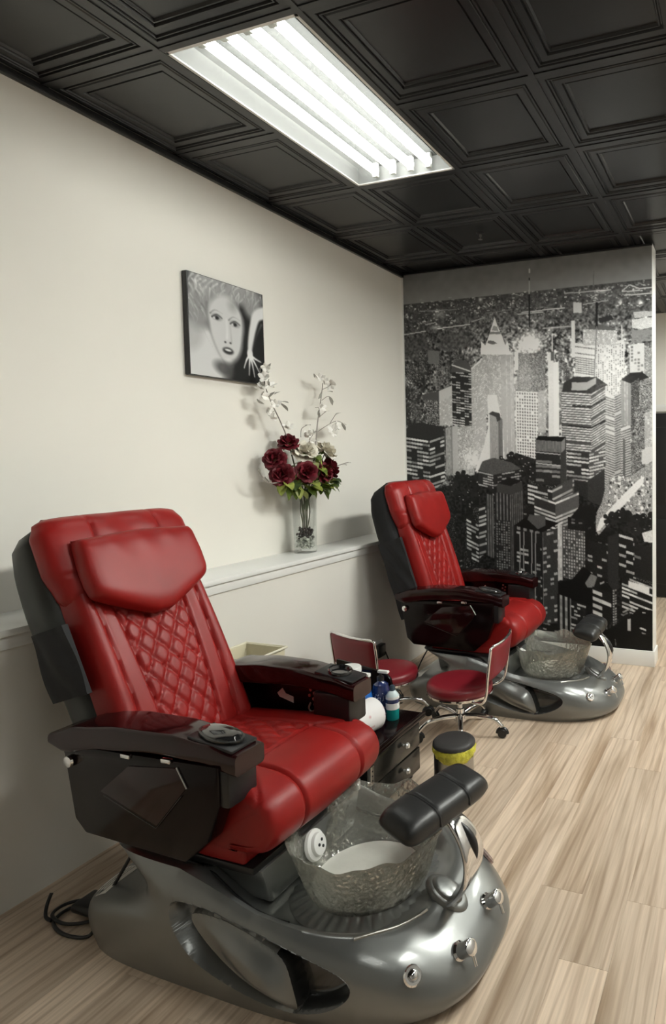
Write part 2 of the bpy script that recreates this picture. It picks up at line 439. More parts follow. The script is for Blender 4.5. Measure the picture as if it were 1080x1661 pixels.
def blur(a, k):
    for ax in (0, 1):
        p = np.pad(a, [(k, k) if i == ax else (0, 0) for i in range(a.ndim)], mode='edge')
        c = np.cumsum(p, ax); c = np.concatenate([np.zeros_like(np.take(c, [0], ax)), c], ax)
        n = a.shape[ax]
        a = (np.take(c, range(2*k+1, 2*k+1+n), ax) - np.take(c, range(0, n), ax))/(2*k+1)
    return a

# --- the city mural. Its layout was measured on the photograph; mcoord turns those measurements into metres on the wall
CX = np.array((2.6271, -.7454, 1.5336)); FWv, CRv, CUv = np.array(fw), np.array(cr), np.array(cu)
MW, MH = 500, 740
MX0, MX1, MZ0, MZ1 = .016, 2.004, .114, 3.008
def mcoord(px, py):
    d = FWv + CRv*(px-PPX)/FPX - CUv*(py-PPY)/FPX
    p = CX + d*(D-CX[1])/d[1]
    return (p[0]-MX0)/(MX1-MX0)*MW, (MZ1-p[2])/(MZ1-MZ0)*MH
def paint_mural():
    R = np.random.RandomState(11)
    YY, XX = np.mgrid[0:MH, 0:MW].astype(float)
    img = np.zeros((MH, MW))
    def noise(s, seed, k=0, h=MH, w=MW):
        a = np.random.RandomState(seed).rand(h//s+3, w//s+3)
        a = np.kron(a, np.ones((s, s)))[:h, :w]
        return blur(a, k) if k else a
    def norm(a): return (a-a.mean())/a.std()
    # sky
    hz = mcoord(850, 474)[1]
    img[:] = .48 + .08*np.clip(YY/hz, 0, 1) + .008*norm(noise(6, 5, 5))
    # ground of the distant city: blotchy lights, dark water between
    low = YY > hz
    tex = norm(noise(2, 1, 1)) + .8*norm(noise(4, 2, 2))
    depth = np.clip((YY-hz)/160, 0, 1)
    img = np.where(low, .31 + .022*tex + .075*depth*tex, img)
    gx, gy = mcoord(835, 640); glow = np.exp(-((XX-gx)/95)**2-((YY-gy)/125)**2)
    gx, gy = mcoord(985, 640); glow += .8*np.exp(-((XX-gx)/62)**2-((YY-gy)/125)**2)
    glow = np.clip(glow, 0, 1)
    lights = norm(noise(2, 3, 1)) + .6*norm(noise(7, 4, 4))
    band = np.exp(-((YY-hz-14)/14)**2)*.6 + np.exp(-((YY-hz-40)/10)**2)*.35*(XX < 200) + np.clip((YY-hz-60)/60, 0, 1)*.8
    img = np.where(low, img + .34*np.clip(lights-(1.75-1.1*band-1.0*glow), 0, 1.6), img)
    img = np.where(low, img + .33*glow*np.clip(1+.35*tex, .3, 1.6), img)
    def win(x0, x1, y0, y1):
        return max(0, int(x0)), min(MW, int(x1)+1), max(0, int(y0)), min(MH, int(y1)+1)
    def face(x0, x1, yt0, yt1, yb0, yb1, base, lit, style, fh, cw, p, seed, jit=.15):
        a = mcoord(x0, yt0); b = mcoord(x1, yt1); c_ = mcoord(x0, yb0); d_ = mcoord(x1, yb1)
        xa, xb = a[0], b[0]
        i0, i1, j0, j1 = win(xa, xb, min(a[1], b[1]), max(c_[1], d_[1]))
        if i1 <= i0 or j1 <= j0: return
        xx = XX[j0:j1, i0:i1]; yy = YY[j0:j1, i0:i1]
        s = (xx-xa)/max(xb-xa, 1e-3); top = a[1]+(b[1]-a[1])*s; bot = c_[1]+(d_[1]-c_[1])*s
        m = (s >= 0) & (s < 1) & (yy >= top) & (yy < bot)
        r = np.random.RandomState(seed)
        t = (yy-top)/fh; fi = np.clip(t.astype(int), 0, 159); ft = t-np.floor(t)
        u = (xx-xa)/cw; ci = np.clip(u.astype(int), 0, 79); fu = u-np.floor(u)
        cell = r.rand(160, 80)[fi, ci]; rowr = r.rand(160)[fi]; colr = r.rand(80)[ci]; br = 1-jit*2*r.rand(160, 80)[fi, ci]
        if style == 'h': on = (ft > .45) & (cell < p)
        elif style == 'H': on = (ft > .42) & (rowr < p)
        elif style == 'v': on = (fu > .5) & (colr < p)
        elif style == 'g': on = (ft > .35) & (fu > .35) & (cell < p)
        elif style == 's': on = r.rand(*m.shape) < p
        else: on = np.zeros_like(m)
        val = np.where(on, lit*br, base) + .07*(r.rand(*m.shape)-.5)
        img[j0:j1, i0:i1][m] = val[m]
    def poly(pts, v, nz=.03, mix=1.):
        P = [mcoord(*p) for p in pts]; xs = [p[0] for p in P]; ys = [p[1] for p in P]
        i0, i1, j0, j1 = win(min(xs), max(xs), min(ys), max(ys))
        if i1 <= i0 or j1 <= j0: return
        xx = XX[j0:j1, i0:i1]; yy = YY[j0:j1, i0:i1]; m = np.zeros(xx.shape, bool)
        for i in range(len(P)):
            (xi, yi), (xj, yj) = P[i], P[i-1]
            m ^= ((yi > yy) != (yj > yy)) & (xx < (xj-xi)*(yy-yi)/((yj-yi) or 1e-9)+xi)
        sub = img[j0:j1, i0:i1]; sub[m] = sub[m]*(1-mix)+mix*(v + nz*(R.rand(m.sum())-.5))
    def bld(xl, xm, xr, yt, yb, base=.10, lit=.85, style='h', fh=5, cw=4, p=.5, roof=.2, seed=0, dl=6, dr=6, rb=.8):
        face(xl, xm, yt, yt+dl, yb, yb+dl, base, lit, style, fh, cw, p, seed+1)
        face(xm, xr, yt+dl, yt+dl-dr, yb+dl, yb+dl-dr, base*rb+.02, lit*.95, style, fh, cw, p*.9, seed+2)
        poly([(xl, yt), (xm, yt+dl), (xr, yt+dl-dr), (xl+(xr-xm), yt-dr)], roof)
    def add(px, py, rx, ry, v, tx=0.):
        c = mcoord(px, py); kx = abs(mcoord(px+rx, py)[0]-c[0]); ky = abs(mcoord(px, py+ry)[1]-c[1])
        g = v*np.exp(-((XX-c[0])/kx)**2-((YY-c[1])/ky)**2)
        img[:] = np.minimum(1, img + g*(1+tx*np.clip(tex, -1.5, 1.5)))
    def line(p, q, v, wd=1.):
        a = mcoord(*p); b = mcoord(*q)
        i0, i1, j0, j1 = win(min(a[0], b[0])-3, max(a[0], b[0])+3, min(a[1], b[1])-3, max(a[1], b[1])+3)
        xx = XX[j0:j1, i0:i1]; yy = YY[j0:j1, i0:i1]; dx, dy = b[0]-a[0], b[1]-a[1]
        t = np.clip(((xx-a[0])*dx+(yy-a[1])*dy)/(dx*dx+dy*dy), 0, 1)
        m = np.hypot(xx-a[0]-t*dx, yy-a[1]-t*dy) < wd; img[j0:j1, i0:i1][m] = v
    # far shore lights
    for (x0, y0, x1, y1, v) in ((655, 543, 690, 537, .8), (690, 527, 706, 523, .75), (710, 533, 762, 526, .85), (765, 522, 785, 515, .7), (840, 510, 880, 506, .8), (846, 507, 915, 499, .85), (915, 476, 990, 470, .75), (945, 494, 985, 487, .7), (680, 505, 740, 502, .55), (880, 533, 925, 529, .8), (790, 508, 830, 502, .5)):
        line((x0, y0), (x1, y1), v, 1.0)
    for k in range(120):
        x = R.uniform(656, 1056); y = R.uniform(0, 1)**1.3*38 + 488-.075*(x-656)
        line((x, y), (x+R.uniform(0, 4), y), R.uniform(.5, .9), R.uniform(.6, 1.2))
    add(708, 531, 8, 4, .4); add(712, 510, 10, 6, .3); add(779, 486, 3, 3, .5); add(1038, 490, 4, 4, .5); add(1005, 490, 3, 4, .5); add(975, 473, 8, 4, .35)
    poly([(656, 550), (690, 545), (700, 575), (690, 590), (658, 582)], .30, .03, .85); poly([(715, 545), (760, 536), (765, 560), (735, 572), (712, 566)], .34, .03, .8)
    for (p, q) in (((1008, 472), (1020, 462)), ((1020, 462), (1036, 468)), ((1036, 468), (1060, 466)), ((1008, 473), (1036, 471)), ((1012, 479), (1060, 475))): line(p, q, .82, 1.0)
    face(929, 943, 490, 491, 508, 507, .8, .9, 'n', 5, 5, 0, 3)
    # loose texture of small buildings
    order = sorted([(R.uniform(560, 745), R.uniform(655, 1058)) for _ in range(210)])
    for k, (y, x) in enumerate(order):
        w1 = R.uniform(5, 13); hgt = R.uniform(10, 40); g = float(np.exp(-((x-835)/75)**2-((y-650)/110)**2) + .8*np.exp(-((x-985)/45)**2-((y-640)/120)**2))
        bld(x, x+w1*.5, x+w1, y, y+hgt, base=.20+.32*g, lit=.66+.34*min(1, g+.2), style='hsgs'[R.randint(4)], fh=R.uniform(3, 5), cw=R.uniform(2.5, 4), p=.35+.35*g, roof=.28+.35*g, seed=1000+3*k, dl=2, dr=2)
    img[:] = np.where((YY > hz+60), img*.72+.28*blur(img, 2)+.03*tex, img)
    face(694, 712, 568, 569, 590, 590, .45, .5, 'n', 4, 4, 0, 5)
    # left: low hall and pale block
    poly([(684, 640), (712, 634), (735, 628), (735, 650), (690, 652)], .30); face(690, 713, 648, 650, 700, 700, .18, .85, 's', 4, 4, .35, 6); face(712, 735, 638, 626, 690, 690, .72, .9, 'h', 4, 4, .5, 7)
    poly([(712, 634), (735, 624), (735, 640), (712, 652)], .78)
    # slanted-top tower
    face(732, 764, 592, 596, 700, 705, .15, .85, 'h', 5, 9, .62, 21, .25); face(764, 787, 596, 578, 760, 760, .66, .95, 'h', 4, 3, .6, 22)
    poly([(732, 592), (744, 583), (756, 585), (764, 596), (764, 604), (732, 604)], .30); line((733, 592), (762, 602), .85, 1.3); line((765, 598), (781, 582), .9, 1.4)
    face(734, 768, 692, 690, 770, 770, .52, .95, 's', 4, 4, .5, 23)
    # bright stepped tower
    face(786, 812, 572, 573, 672, 672, .60, .92, 's', 5, 4, .5, 31); face(812, 833, 573, 570, 745, 745, .66, .95, 'v', 5, 3, .6, 32)
    poly([(779, 575), (780, 553), (787, 560), (792, 546), (797, 530), (802, 514), (807, 530), (814, 545), (819, 560), (823, 552), (826, 570), (832, 575)], .95)
    poly([(792, 542), (812, 542), (810, 538), (795, 538)], .5); poly([(790, 556), (798, 559), (806, 557), (800, 553), (792, 552)], .42); poly([(797, 536), (800, 528), (806, 530), (808, 537)], .62)
    poly([(790, 640), (805, 640), (815, 690), (818, 745), (770, 765), (785, 720), (792, 690)], .90, .1)
    # glowing dome, spire, gridded tower below
    add(858, 552, 14, 13, .75); add(858, 560, 26, 9, .35)
    face(838, 860, 572, 574, 640, 640, .42, .8, 's', 5, 4, .35, 41); face(860, 884, 574, 570, 640, 640, .35, .75, 's', 4, 3, .35, 42)
    face(834, 840, 570, 570, 600, 600, .9, .95, 'n', 4, 3, 0, 47)
    face(836, 871, 634, 636, 748, 748, .94, .50, 'g', 6, 5, .95, 43); face(871, 884, 636, 632, 700, 700, .62, .9, 's', 6, 4, .5, 44)
    # slim white tower
    face(888, 897, 572, 570, 712, 712, .88, .95, 'n', 4, 3, .7, 45); face(897, 905, 588, 586, 712, 712, .95, 1, 'n', 4, 3, .7, 46); line((895, 545), (895, 575), .85, 1.0); face(893, 898, 570, 570, 585, 585, .35, .5, 'n', 4, 4, 0, 48)
    # tall bright tower with the dark mast
    face(932, 964, 556, 560, 640, 640, .86, .58, 'H', 4, 4, .75, 51); face(964, 1012, 560, 550, 640, 640, .82, .55, 'g', 4, 4, .6, 52)
    face(945, 1000, 534, 534, 560, 560, .62, .95, 's', 4, 4, .5, 55); poly([(952, 534), (956, 528), (972, 526), (990, 530), (1000, 536)], .35)
    face(978, 996, 636, 642, 800, 806, .80, .5, 'H', 4.5, 4, .9, 53); face(996, 1012, 642, 634, 800, 790, .72, .42, 'H', 4.5, 4, .9, 54); face(1006, 1022, 690, 684, 790, 780, .80, .45, 'H', 4.5, 4, .8, 56)
    face(1009, 1013, 712, 712, 778, 778, .35, .3, 'n', 4, 4, 0, 57)
    line((967, 492), (967, 530), .12, 2.4); line((967, 530), (963, 610), .45, 1.0); poly([(970, 516), (990, 511), (995, 518), (972, 524)], .18)
    face(926, 932, 520, 520, 580, 580, .85, .95, 'n', 4, 3, 0, 58); line((1008, 528), (1008, 552), .8, 1.0)
    # right edge
    poly([(1026, 506), (1060, 504), (1060, 512), (1028, 516)], .70, .2); poly([(1024, 518), (1060, 514), (1060, 530), (1040, 534), (1024, 532)], .78, .2); face(1024, 1060, 536, 534, 556, 552, .50, .55, 'H', 4, 4, .5, 61)
    face(1020, 1044, 560, 556, 610, 606, .80, .55, 'g', 6, 6, .4, 62); face(1044, 1060, 566, 562, 620, 620, .45, .85, 's', 5, 4, .4, 63)
    face(1006, 1022, 616, 618, 690, 690, .52, .8, 'v', 5, 4, .6, 64); poly([(1006, 616), (1022, 604), (1040, 603), (1052, 612), (1022, 622)], .15); face(1022, 1036, 622, 612, 700, 690, .22, .6, 's', 5, 4, .25, 65); face(1036, 1060, 618, 618, 700, 700, .30, .85, 's', 5, 4, .45, 66)
    face(1028, 1044, 660, 656, 760, 755, .25, .8, 's', 6, 5, .4, 67); face(1044, 1060, 670, 664, 760, 760, .62, .92, 's', 6, 5, .45, 68)
    poly([(1026, 770), (1045, 755), (1060, 752), (1060, 770), (1040, 772)], .12); face(1040, 1060, 730, 722, 752, 752, .8, .9, 'n', 5, 5, 0, 69)
    # dark-roofed office slab with its curved, striped front
    face(910, 957, 634, 637, 760, 768, .26, .90, 'H', 4.6, 9, .93, 71); face(957, 981, 638, 622, 758, 735, .28, .88, 'H', 4.6, 5, .9, 72)
    poly([(911, 634), (914, 620), (930, 611), (966, 611), (985, 624), (958, 638)], .17); poly([(926, 633), (927, 620), (950, 620), (966, 612), (966, 622), (950, 633)], .60); line((928, 658), (957, 660), .15, 1.3); line((957, 660), (981, 646), .15, 1.3); line((922, 690), (957, 694), .14, 1.5); line((957, 694), (981, 682), .14, 1.5)
    face(918, 955, 730, 734, 778, 780, .18, .92, 'h', 7, 14, .75, 75, .25); face(955, 981, 734, 728, 778, 756, .30, .95, 'h', 6, 9, .75, 76)
    face(920, 955, 776, 782, 830, 850, .16, .2, 'n', 6, 6, 0, 73); face(952, 980, 780, 760, 850, 824, .20, .25, 'n', 6, 6, 0, 74)
    # small grey shaft, left office block, pale stub
    face(794, 808, 672, 675, 748, 748, .55, .66, 'v', 4, 3, .5, 81); face(808, 815, 675, 680, 748, 748, .36, .5, 'v', 4, 3, .5, 82); poly([(792, 671), (798, 667), (810, 670), (812, 680), (806, 684), (804, 676)], .2)
    face(658, 697, 706, 712, 790, 800, .13, .88, 'h', 8, 13, .70, 84, .25); face(697, 720, 712, 704, 800, 780, .15, .90, 'h', 8, 12, .75, 85, .25); poly([(658, 706), (662, 690), (680, 685), (718, 692), (720, 704), (697, 713)], .16)
    face(722, 733, 694, 692, 768, 768, .50, .75, 'v', 4, 3, .6, 87); face(733, 742, 692, 688, 768, 768, .70, .85, 'n', 4, 3, .5, 88)
    add(765, 745, 14, 14, .35, .4); add(840, 610, 40, 30, .10, .5); add(985, 610, 30, 40, .10, .4)
    g2 = sum(v*np.exp(-((XX-mcoord(px, py)[0])/sx)**2-((YY-mcoord(px, py)[1])/sy)**2) for px, py, sx, sy, v in ((830, 660, 105, 120, 1.), (985, 650, 75, 130, .9), (760, 730, 50, 50, .5)))
    img[:] = img+.34*np.clip(g2, 0, 1)*(1-img)*np.clip(img*1.6, 0, 1)
    # ---------- the near, darker half
    lowm = YY > np.interp(XX, [mcoord(px, 790)[0] for px in (650, 720, 780, 840, 870, 905, 960, 1060)], [mcoord(px, py)[1] for px, py in ((650, 800), (720, 790), (780, 765), (840, 735), (870, 745), (905, 780), (960, 815), (1060, 850))])
    img[lowm] = (.12 + .05*norm(noise(3, 9, 1)))[lowm]
    order = sorted([(R.uniform(775, 1000), R.uniform(655, 1058)) for _ in range(95)])
    for k, (y, x) in enumerate(order):
        if y < 850 and x > 900: continue
        w1 = R.uniform(14, 28); hgt = R.uniform(30, 110)
        bld(x, x+w1*.55, x+w1, y, y+hgt, base=.10, lit=R.uniform(.5, .9), style='hhgs'[R.randint(4)], fh=R.uniform(4.5, 7.5), cw=R.uniform(4, 9), p=R.uniform(.12, .33), roof=.13, seed=4000+3*k, dl=3, dr=4)
    # broad lit avenue and the bright blocks beside it
    poly([(960, 845), (975, 815), (985, 775), (1010, 780), (1060, 745), (1060, 852), (1010, 835), (985, 850), (970, 868)], .62, .45)
    for k in range(160):
        x, y = R.uniform(985, 1058), R.uniform(770, 835); face(x, x+R.uniform(2, 5), y, y, y+R.uniform(2, 5), y+4, R.choice([.25, .5, .85, .95]), 1, 'n', 4, 4, 0, k)
    poly([(966, 862), (972, 842), (1000, 812), (1034, 778), (1044, 772), (1042, 784), (1012, 818), (986, 842), (972, 860)], .93, .12)
    def trees(pts, n, seed, rmin=2, rmax=6):
        r = np.random.RandomState(seed); xs = [p[0] for p in pts]; ys = [p[1] for p in pts]
        for k in range(n):
            i = r.randint(len(pts)-1); t = r.rand(); px = xs[i]+(xs[i+1]-xs[i])*t+r.normal()*3; py = ys[i]+(ys[i+1]-ys[i])*t+r.normal()*4
            c = mcoord(px, py); rad = r.uniform(rmin, rmax); i0, i1, j0, j1 = win(c[0]-rad, c[0]+rad, c[1]-rad, c[1]+rad)
            if i1 <= i0 or j1 <= j0: continue
            m = np.hypot(XX[j0:j1, i0:i1]-c[0], YY[j0:j1, i0:i1]-c[1]) < rad; img[j0:j1, i0:i1][m] = .10+.07*r.rand()
            if r.rand() < .25: line((px, py), (px+1, py), .75, .8)
    trees([(725, 790), (745, 775), (770, 775), (778, 800), (740, 800)], 120, 5); trees([(815, 745), (830, 740), (855, 752), (866, 770), (840, 765)], 90, 6)
    # round-topped hall
    face(775, 800, 762, 768, 788, 792, .20, .82, 'h', 5, 10, .7, 91); face(800, 845, 768, 760, 792, 784, .16, .75, 'h', 5, 9, .6, 92); poly([(776, 762), (782, 748), (800, 742), (830, 750), (845, 760), (800, 770)], .34, .12)
    trees([(985, 845), (1000, 835), (1020, 838), (1056, 842), (1058, 855), (1010, 858)], 170, 7)
    # capped tower in the middle
    face(868, 908, 712, 714, 785, 785, .17, .62, 'h', 9, 16, .45, 101); face(908, 917, 714, 708, 785, 780, .25, .6, 'n', 8, 14, .4, 102)
    face(868, 910, 713, 715, 731, 734, .42, .52, 'v', 8, 3, .6, 103); face(910, 916, 715, 710, 734, 728, .55, .5, 'n', 8, 3, .9, 104); poly([(868, 713), (872, 707), (917, 708), (910, 716)], .08); line((869, 733), (908, 737), .75, 1.0); line((869, 751), (908, 755), .8, 1.0)
    face(855, 895, 782, 792, 815, 830, .16, .9, 'h', 8, 20, .6, 106); face(895, 930, 792, 774, 830, 800, .30, .92, 'h', 8, 20, .7, 107); face(866, 900, 800, 812, 905, 905, .20, .92, 'H', 7, 14, .85, 108); face(900, 938, 812, 796, 880, 850, .35, .95, 'H', 7, 14, .85, 109)
    # striped twin towers
    face(788, 800, 800, 803, 900, 905, .25, .55, 'v', 6, 5, .9, 110); face(776, 788, 822, 818, 905, 895, .18, .85, 'h', 8, 14, .7, 114); face(756, 776, 838, 848, 905, 912, .14, .85, 'h', 8, 10, .55, 115)
    face(802, 828, 798, 800, 945, 945, .15, .52, 'v', 6, 7, 1.0, 111); face(828, 848, 800, 794, 945, 945, .20, .48, 'v', 6, 4, 1.0, 112); face(803, 828, 842, 845, 945, 945, .16, .62, 'g', 5, 5, .75, 113)
    poly([(805, 798), (806, 783), (828, 788), (846, 780), (848, 795), (828, 802)], .26); poly([(806, 783), (826, 774), (846, 779), (828, 788)], .10)
    face(833, 880, 852, 862, 1010, 1010, .13, .58, 'v', 6, 13, 1.0, 121); face(837, 878, 858, 866, 1010, 1010, .14, .80, 'h', 8, 8, .16, 122)
    for q in (843, 849, 862, 868): line((q, 862), (q, 990), .62, 1.0)
    face(880, 904, 862, 856, 1010, 1010, .24, .80, 'h', 9, 7, .30, 123); poly([(833, 852), (858, 834), (906, 848), (880, 863)], .07); poly([(855, 842), (858, 834), (884, 836), (884, 852), (872, 858)], .34, .06)
    face(904, 911, 850, 850, 940, 940, .82, .9, 's', 6, 4, .6, 124)
    # gridded lit tower
    face(911, 948, 852, 858, 935, 945, .28, .82, 'g', 6, 5, .8, 131); face(920, 952, 838, 840, 858, 862, .12, .5, 'h', 6, 7, .4, 132); poly([(925, 838), (938, 822), (962, 818), (968, 835), (952, 842)], .10)
    face(948, 966, 842, 836, 1000, 990, .10, .35, 'h', 7, 6, .10, 133)
    face(952, 985, 875, 884, 930, 940, .13, .75, 'h', 8, 9, .16, 134); face(985, 1002, 870, 864, 960, 955, .18, .25, 'n', 8, 9, .1, 135)
    poly([(905, 945), (928, 938), (945, 918), (960, 930), (965, 955), (985, 945), (1000, 965), (985, 990), (930, 975), (905, 970)], .07, .04); poly([(948, 945), (958, 930), (968, 935), (962, 952), (952, 952)], .50, .1)
    face(903, 925, 962, 970, 1030, 1035, .12, .70, 'v', 7, 10, 1.0, 151); face(925, 950, 972, 980, 1025, 1030, .14, .82, 'h', 7, 6, .40, 152)
    face(960, 990, 950, 962, 1005, 1010, .11, .90, 'h', 13, 18, .6, 154); face(992, 1000, 955, 953, 1020, 1020, .12, .72, 'g', 5, 4, .9, 157)
    face(1003, 1030, 862, 870, 935, 945, .11, .80, 'h', 9, 13, .35, 158); face(1028, 1060, 880, 890, 935, 945, .13, .55, 'h', 9, 12, .12, 159); poly([(1040, 864), (1060, 858), (1060, 880), (1044, 878)], .85, .2)
    face(1008, 1060, 930, 950, 990, 1005, .11, .95, 'h', 7, 14, .55, 160); face(1018, 1052, 941, 952, 952, 964, .9, 1, 'n', 7, 14, .55, 161)
    poly([(985, 1020), (1000, 1010), (1020, 1000), (1035, 985), (1060, 990), (1060, 1070), (985, 1070)], .07, .05); poly([(900, 1070), (902, 1036), (985, 1020), (990, 1070)], .06, .04)
    face(1017, 1022, 1003, 1003, 1022, 1022, .75, .9, 'n', 6, 3, .6, 172); line((1038, 1018), (1046, 1021), .85, 1.6); line((1041, 1026), (1045, 1027), .6, 1.2); line((1042, 993), (1045, 993), .8, 1.2); line((997, 1036), (998, 1046), .45, .8); line((1010, 992), (1025, 985), .6, 1.6)
    # masts
    for (px, y0, y1, v, wd) in ((858, 437, 442, .85, 1.6), (858, 452, 456, .15, 1.2), (858, 456, 478, .72, 1.3), (858, 478, 530, .14, 1.4), (962, 440, 446, .5, 1.2), (962, 458, 464, .55, 1.2), (962, 446, 470, .38, .7)): line((px, y0), (px, y1), v, wd)
    img[:] = .55*img + .45*blur(img, 1)
    return np.clip((img-.02)*1.06, .03, .97)
MUR = print_mat('mural_print', .5)
mu = print_grid('wall_mural', paint_mural(), (MX0, D-.0015, MZ1), (MX1-MX0, 0, 0), (0, 0, MZ0-MZ1), MUR)
tag(mu, 'black and white photo mural of a city skyline at night covering the far wall', 'mural')

# --- canvas print on the left wall: a generic monochrome portrait
def paint_portrait():
    n = 180; yy, xx = np.mgrid[0:n, 0:n]/(n-1.)
    img = np.full((n, n), .05)
    def ell(cx, cy, rx, ry, a, v, soft=.12, op=1.):
        nonlocal img
        c, s = cos(a), sin(a); u = ((xx-cx)*c+(yy-cy)*s)/rx; w2 = (-(xx-cx)*s+(yy-cy)*c)/ry
        k = np.clip((1-np.sqrt(u*u+w2*w2))/soft, 0, 1)*op; img = img*(1-k)+v*k
    def stroke(P, r0, r1, v, soft=.008, op=1.):
        nonlocal img
        P = smoothpath([(p[0], p[1], 0) for p in P], 8); k = np.zeros_like(img)
        for i, p in enumerate(P):
            r = r0+(r1-r0)*i/(len(P)-1); k = np.maximum(k, np.clip((r-np.hypot(xx-p.x, yy-p.y))/soft, 0, 1))
        img = img*(1-k*op)+v*k*op
    rp = random.Random(4)
    ell(.10, .86, .46, .50, .55, .80, .35); ell(.02, .60, .18, .22, .4, .70, .5)          # bare shoulder
    stroke([(.0, .42), (.14, .50), (.22, .62), (.36, .80)], .012, .006, .45, .02, .7)
    ell(.14, .26, .22, .34, .2, .55, .4); ell(.50, .04, .60, .20, 0, .60, .4); ell(.84, .16, .18, .20, 0, .55, .5)   # fair hair
    for k in range(70):
        t = rp.random(); x0 = -.02+1.0*t; y0 = rp.uniform(-.03, .12)
        stroke([(x0, y0), (x0+rp.uniform(-.05, .05)-.03, y0+.07), (x0-.06+rp.uniform(-.05, .08), y0+.13+rp.uniform(0, .05))], .014, .004, rp.uniform(.45, .98), .012, .75)
    for k in range(34):
        y0 = rp.uniform(.05, .40); x0 = rp.uniform(.0, .18)
        stroke([(x0, y0), (x0+.04, y0+.05), (x0+.03+rp.uniform(-.03, .03), y0+.11)], .012, .004, rp.uniform(.30, .95), .012, .7)
    ell(.47, .40, .265, .30, -.25, .78, .22)                                                  # brow and cheeks
    ell(.47, .57, .235, .29, -.10, .78, .25)                                                  # jaw
    ell(.56, .22, .10, .10, 0, .50, .9, .5)
    stroke([(.22, .26), (.225, .42), (.27, .58), (.35, .74), (.44, .85)], .030, .020, .35, .04, .6)   # side shading
    stroke([(.70, .34), (.69, .55), (.64, .72), (.54, .86)], .040, .030, .42, .05, .6)
    ell(.42, .90, .18, .10, .3, .22, .6, .8)                                                  # shadow under the chin
    for cx, cy, tl in ((.345, .375, .10), (.585, .400, .12)):
        stroke([(cx-.085, cy-.020), (cx-.02, cy-.065), (cx+.075, cy-.045)], .012, .005, .25, .015)        # brow
        ell(cx, cy+.004, .085, .045, tl, .40, .9, .9); stroke([(cx-.065, cy+.012), (cx, cy-.022), (cx+.068, cy+.004)], .011, .008, .06, .01)
        ell(cx, cy+.012, .030, .022, 0, .08, .4); ell(cx-.035, cy+.016, .018, .012, 0, .85, .5); stroke([(cx-.05, cy+.034), (cx+.05, cy+.034)], .004, .004, .35, .01, .6)
    stroke([(.47, .38), (.475, .50), (.47, .57)], .020, .026, .90, .03, .7); stroke([(.515, .42), (.525, .54), (.53, .60)], .014, .018, .50, .03, .6)
    for cx in (.445, .515): ell(cx, .618, .020, .012, 0, .14, .6)
    ell(.48, .705, .088, .044, .06, .14, .4); ell(.48, .697, .058, .015, .06, .88, .4)
    ell(.48, .800, .07, .025, 0, .90, .9, .5)
    stroke([(1.02, .20), (.90, .26), (.84, .40), (.80, .56), (.785, .66)], .085, .045, .84, .03)             # forearm and hand
    stroke([(.97, .34), (.90, .46), (.85, .60)], .03, .01, .62, .03, .6)
    ell(.785, .69, .05, .06, 0, .86, .3)
    for (mx, my, ex, ey) in ((.735, .76, .695, .855), (.775, .80, .765, .925), (.815, .80, .845, .935), (.85, .78, .925, .890), (.86, .735, .945, .760)):
        stroke([(.785, .70), (mx, my), (ex, ey)], .021, .011, .88, .008)
    return np.clip(blur(img, 1), .02, .95)
pt = empty('canvas_picture', (0, 1.6145, 1.957)); tag(pt, 'square black and white canvas print of a fair-haired woman, hung on the left wall', 'picture')
S_ = .510
box('canvas_frame', .002, .034, 0, S_, 0, S_, BLK, pt, bev=.003)
print_grid('canvas_face', paint_portrait(), (.0352, .004, S_-.004), (0, S_-.008, 0), (0, 0, -S_+.008), print_mat('portrait_print', .45), pt)

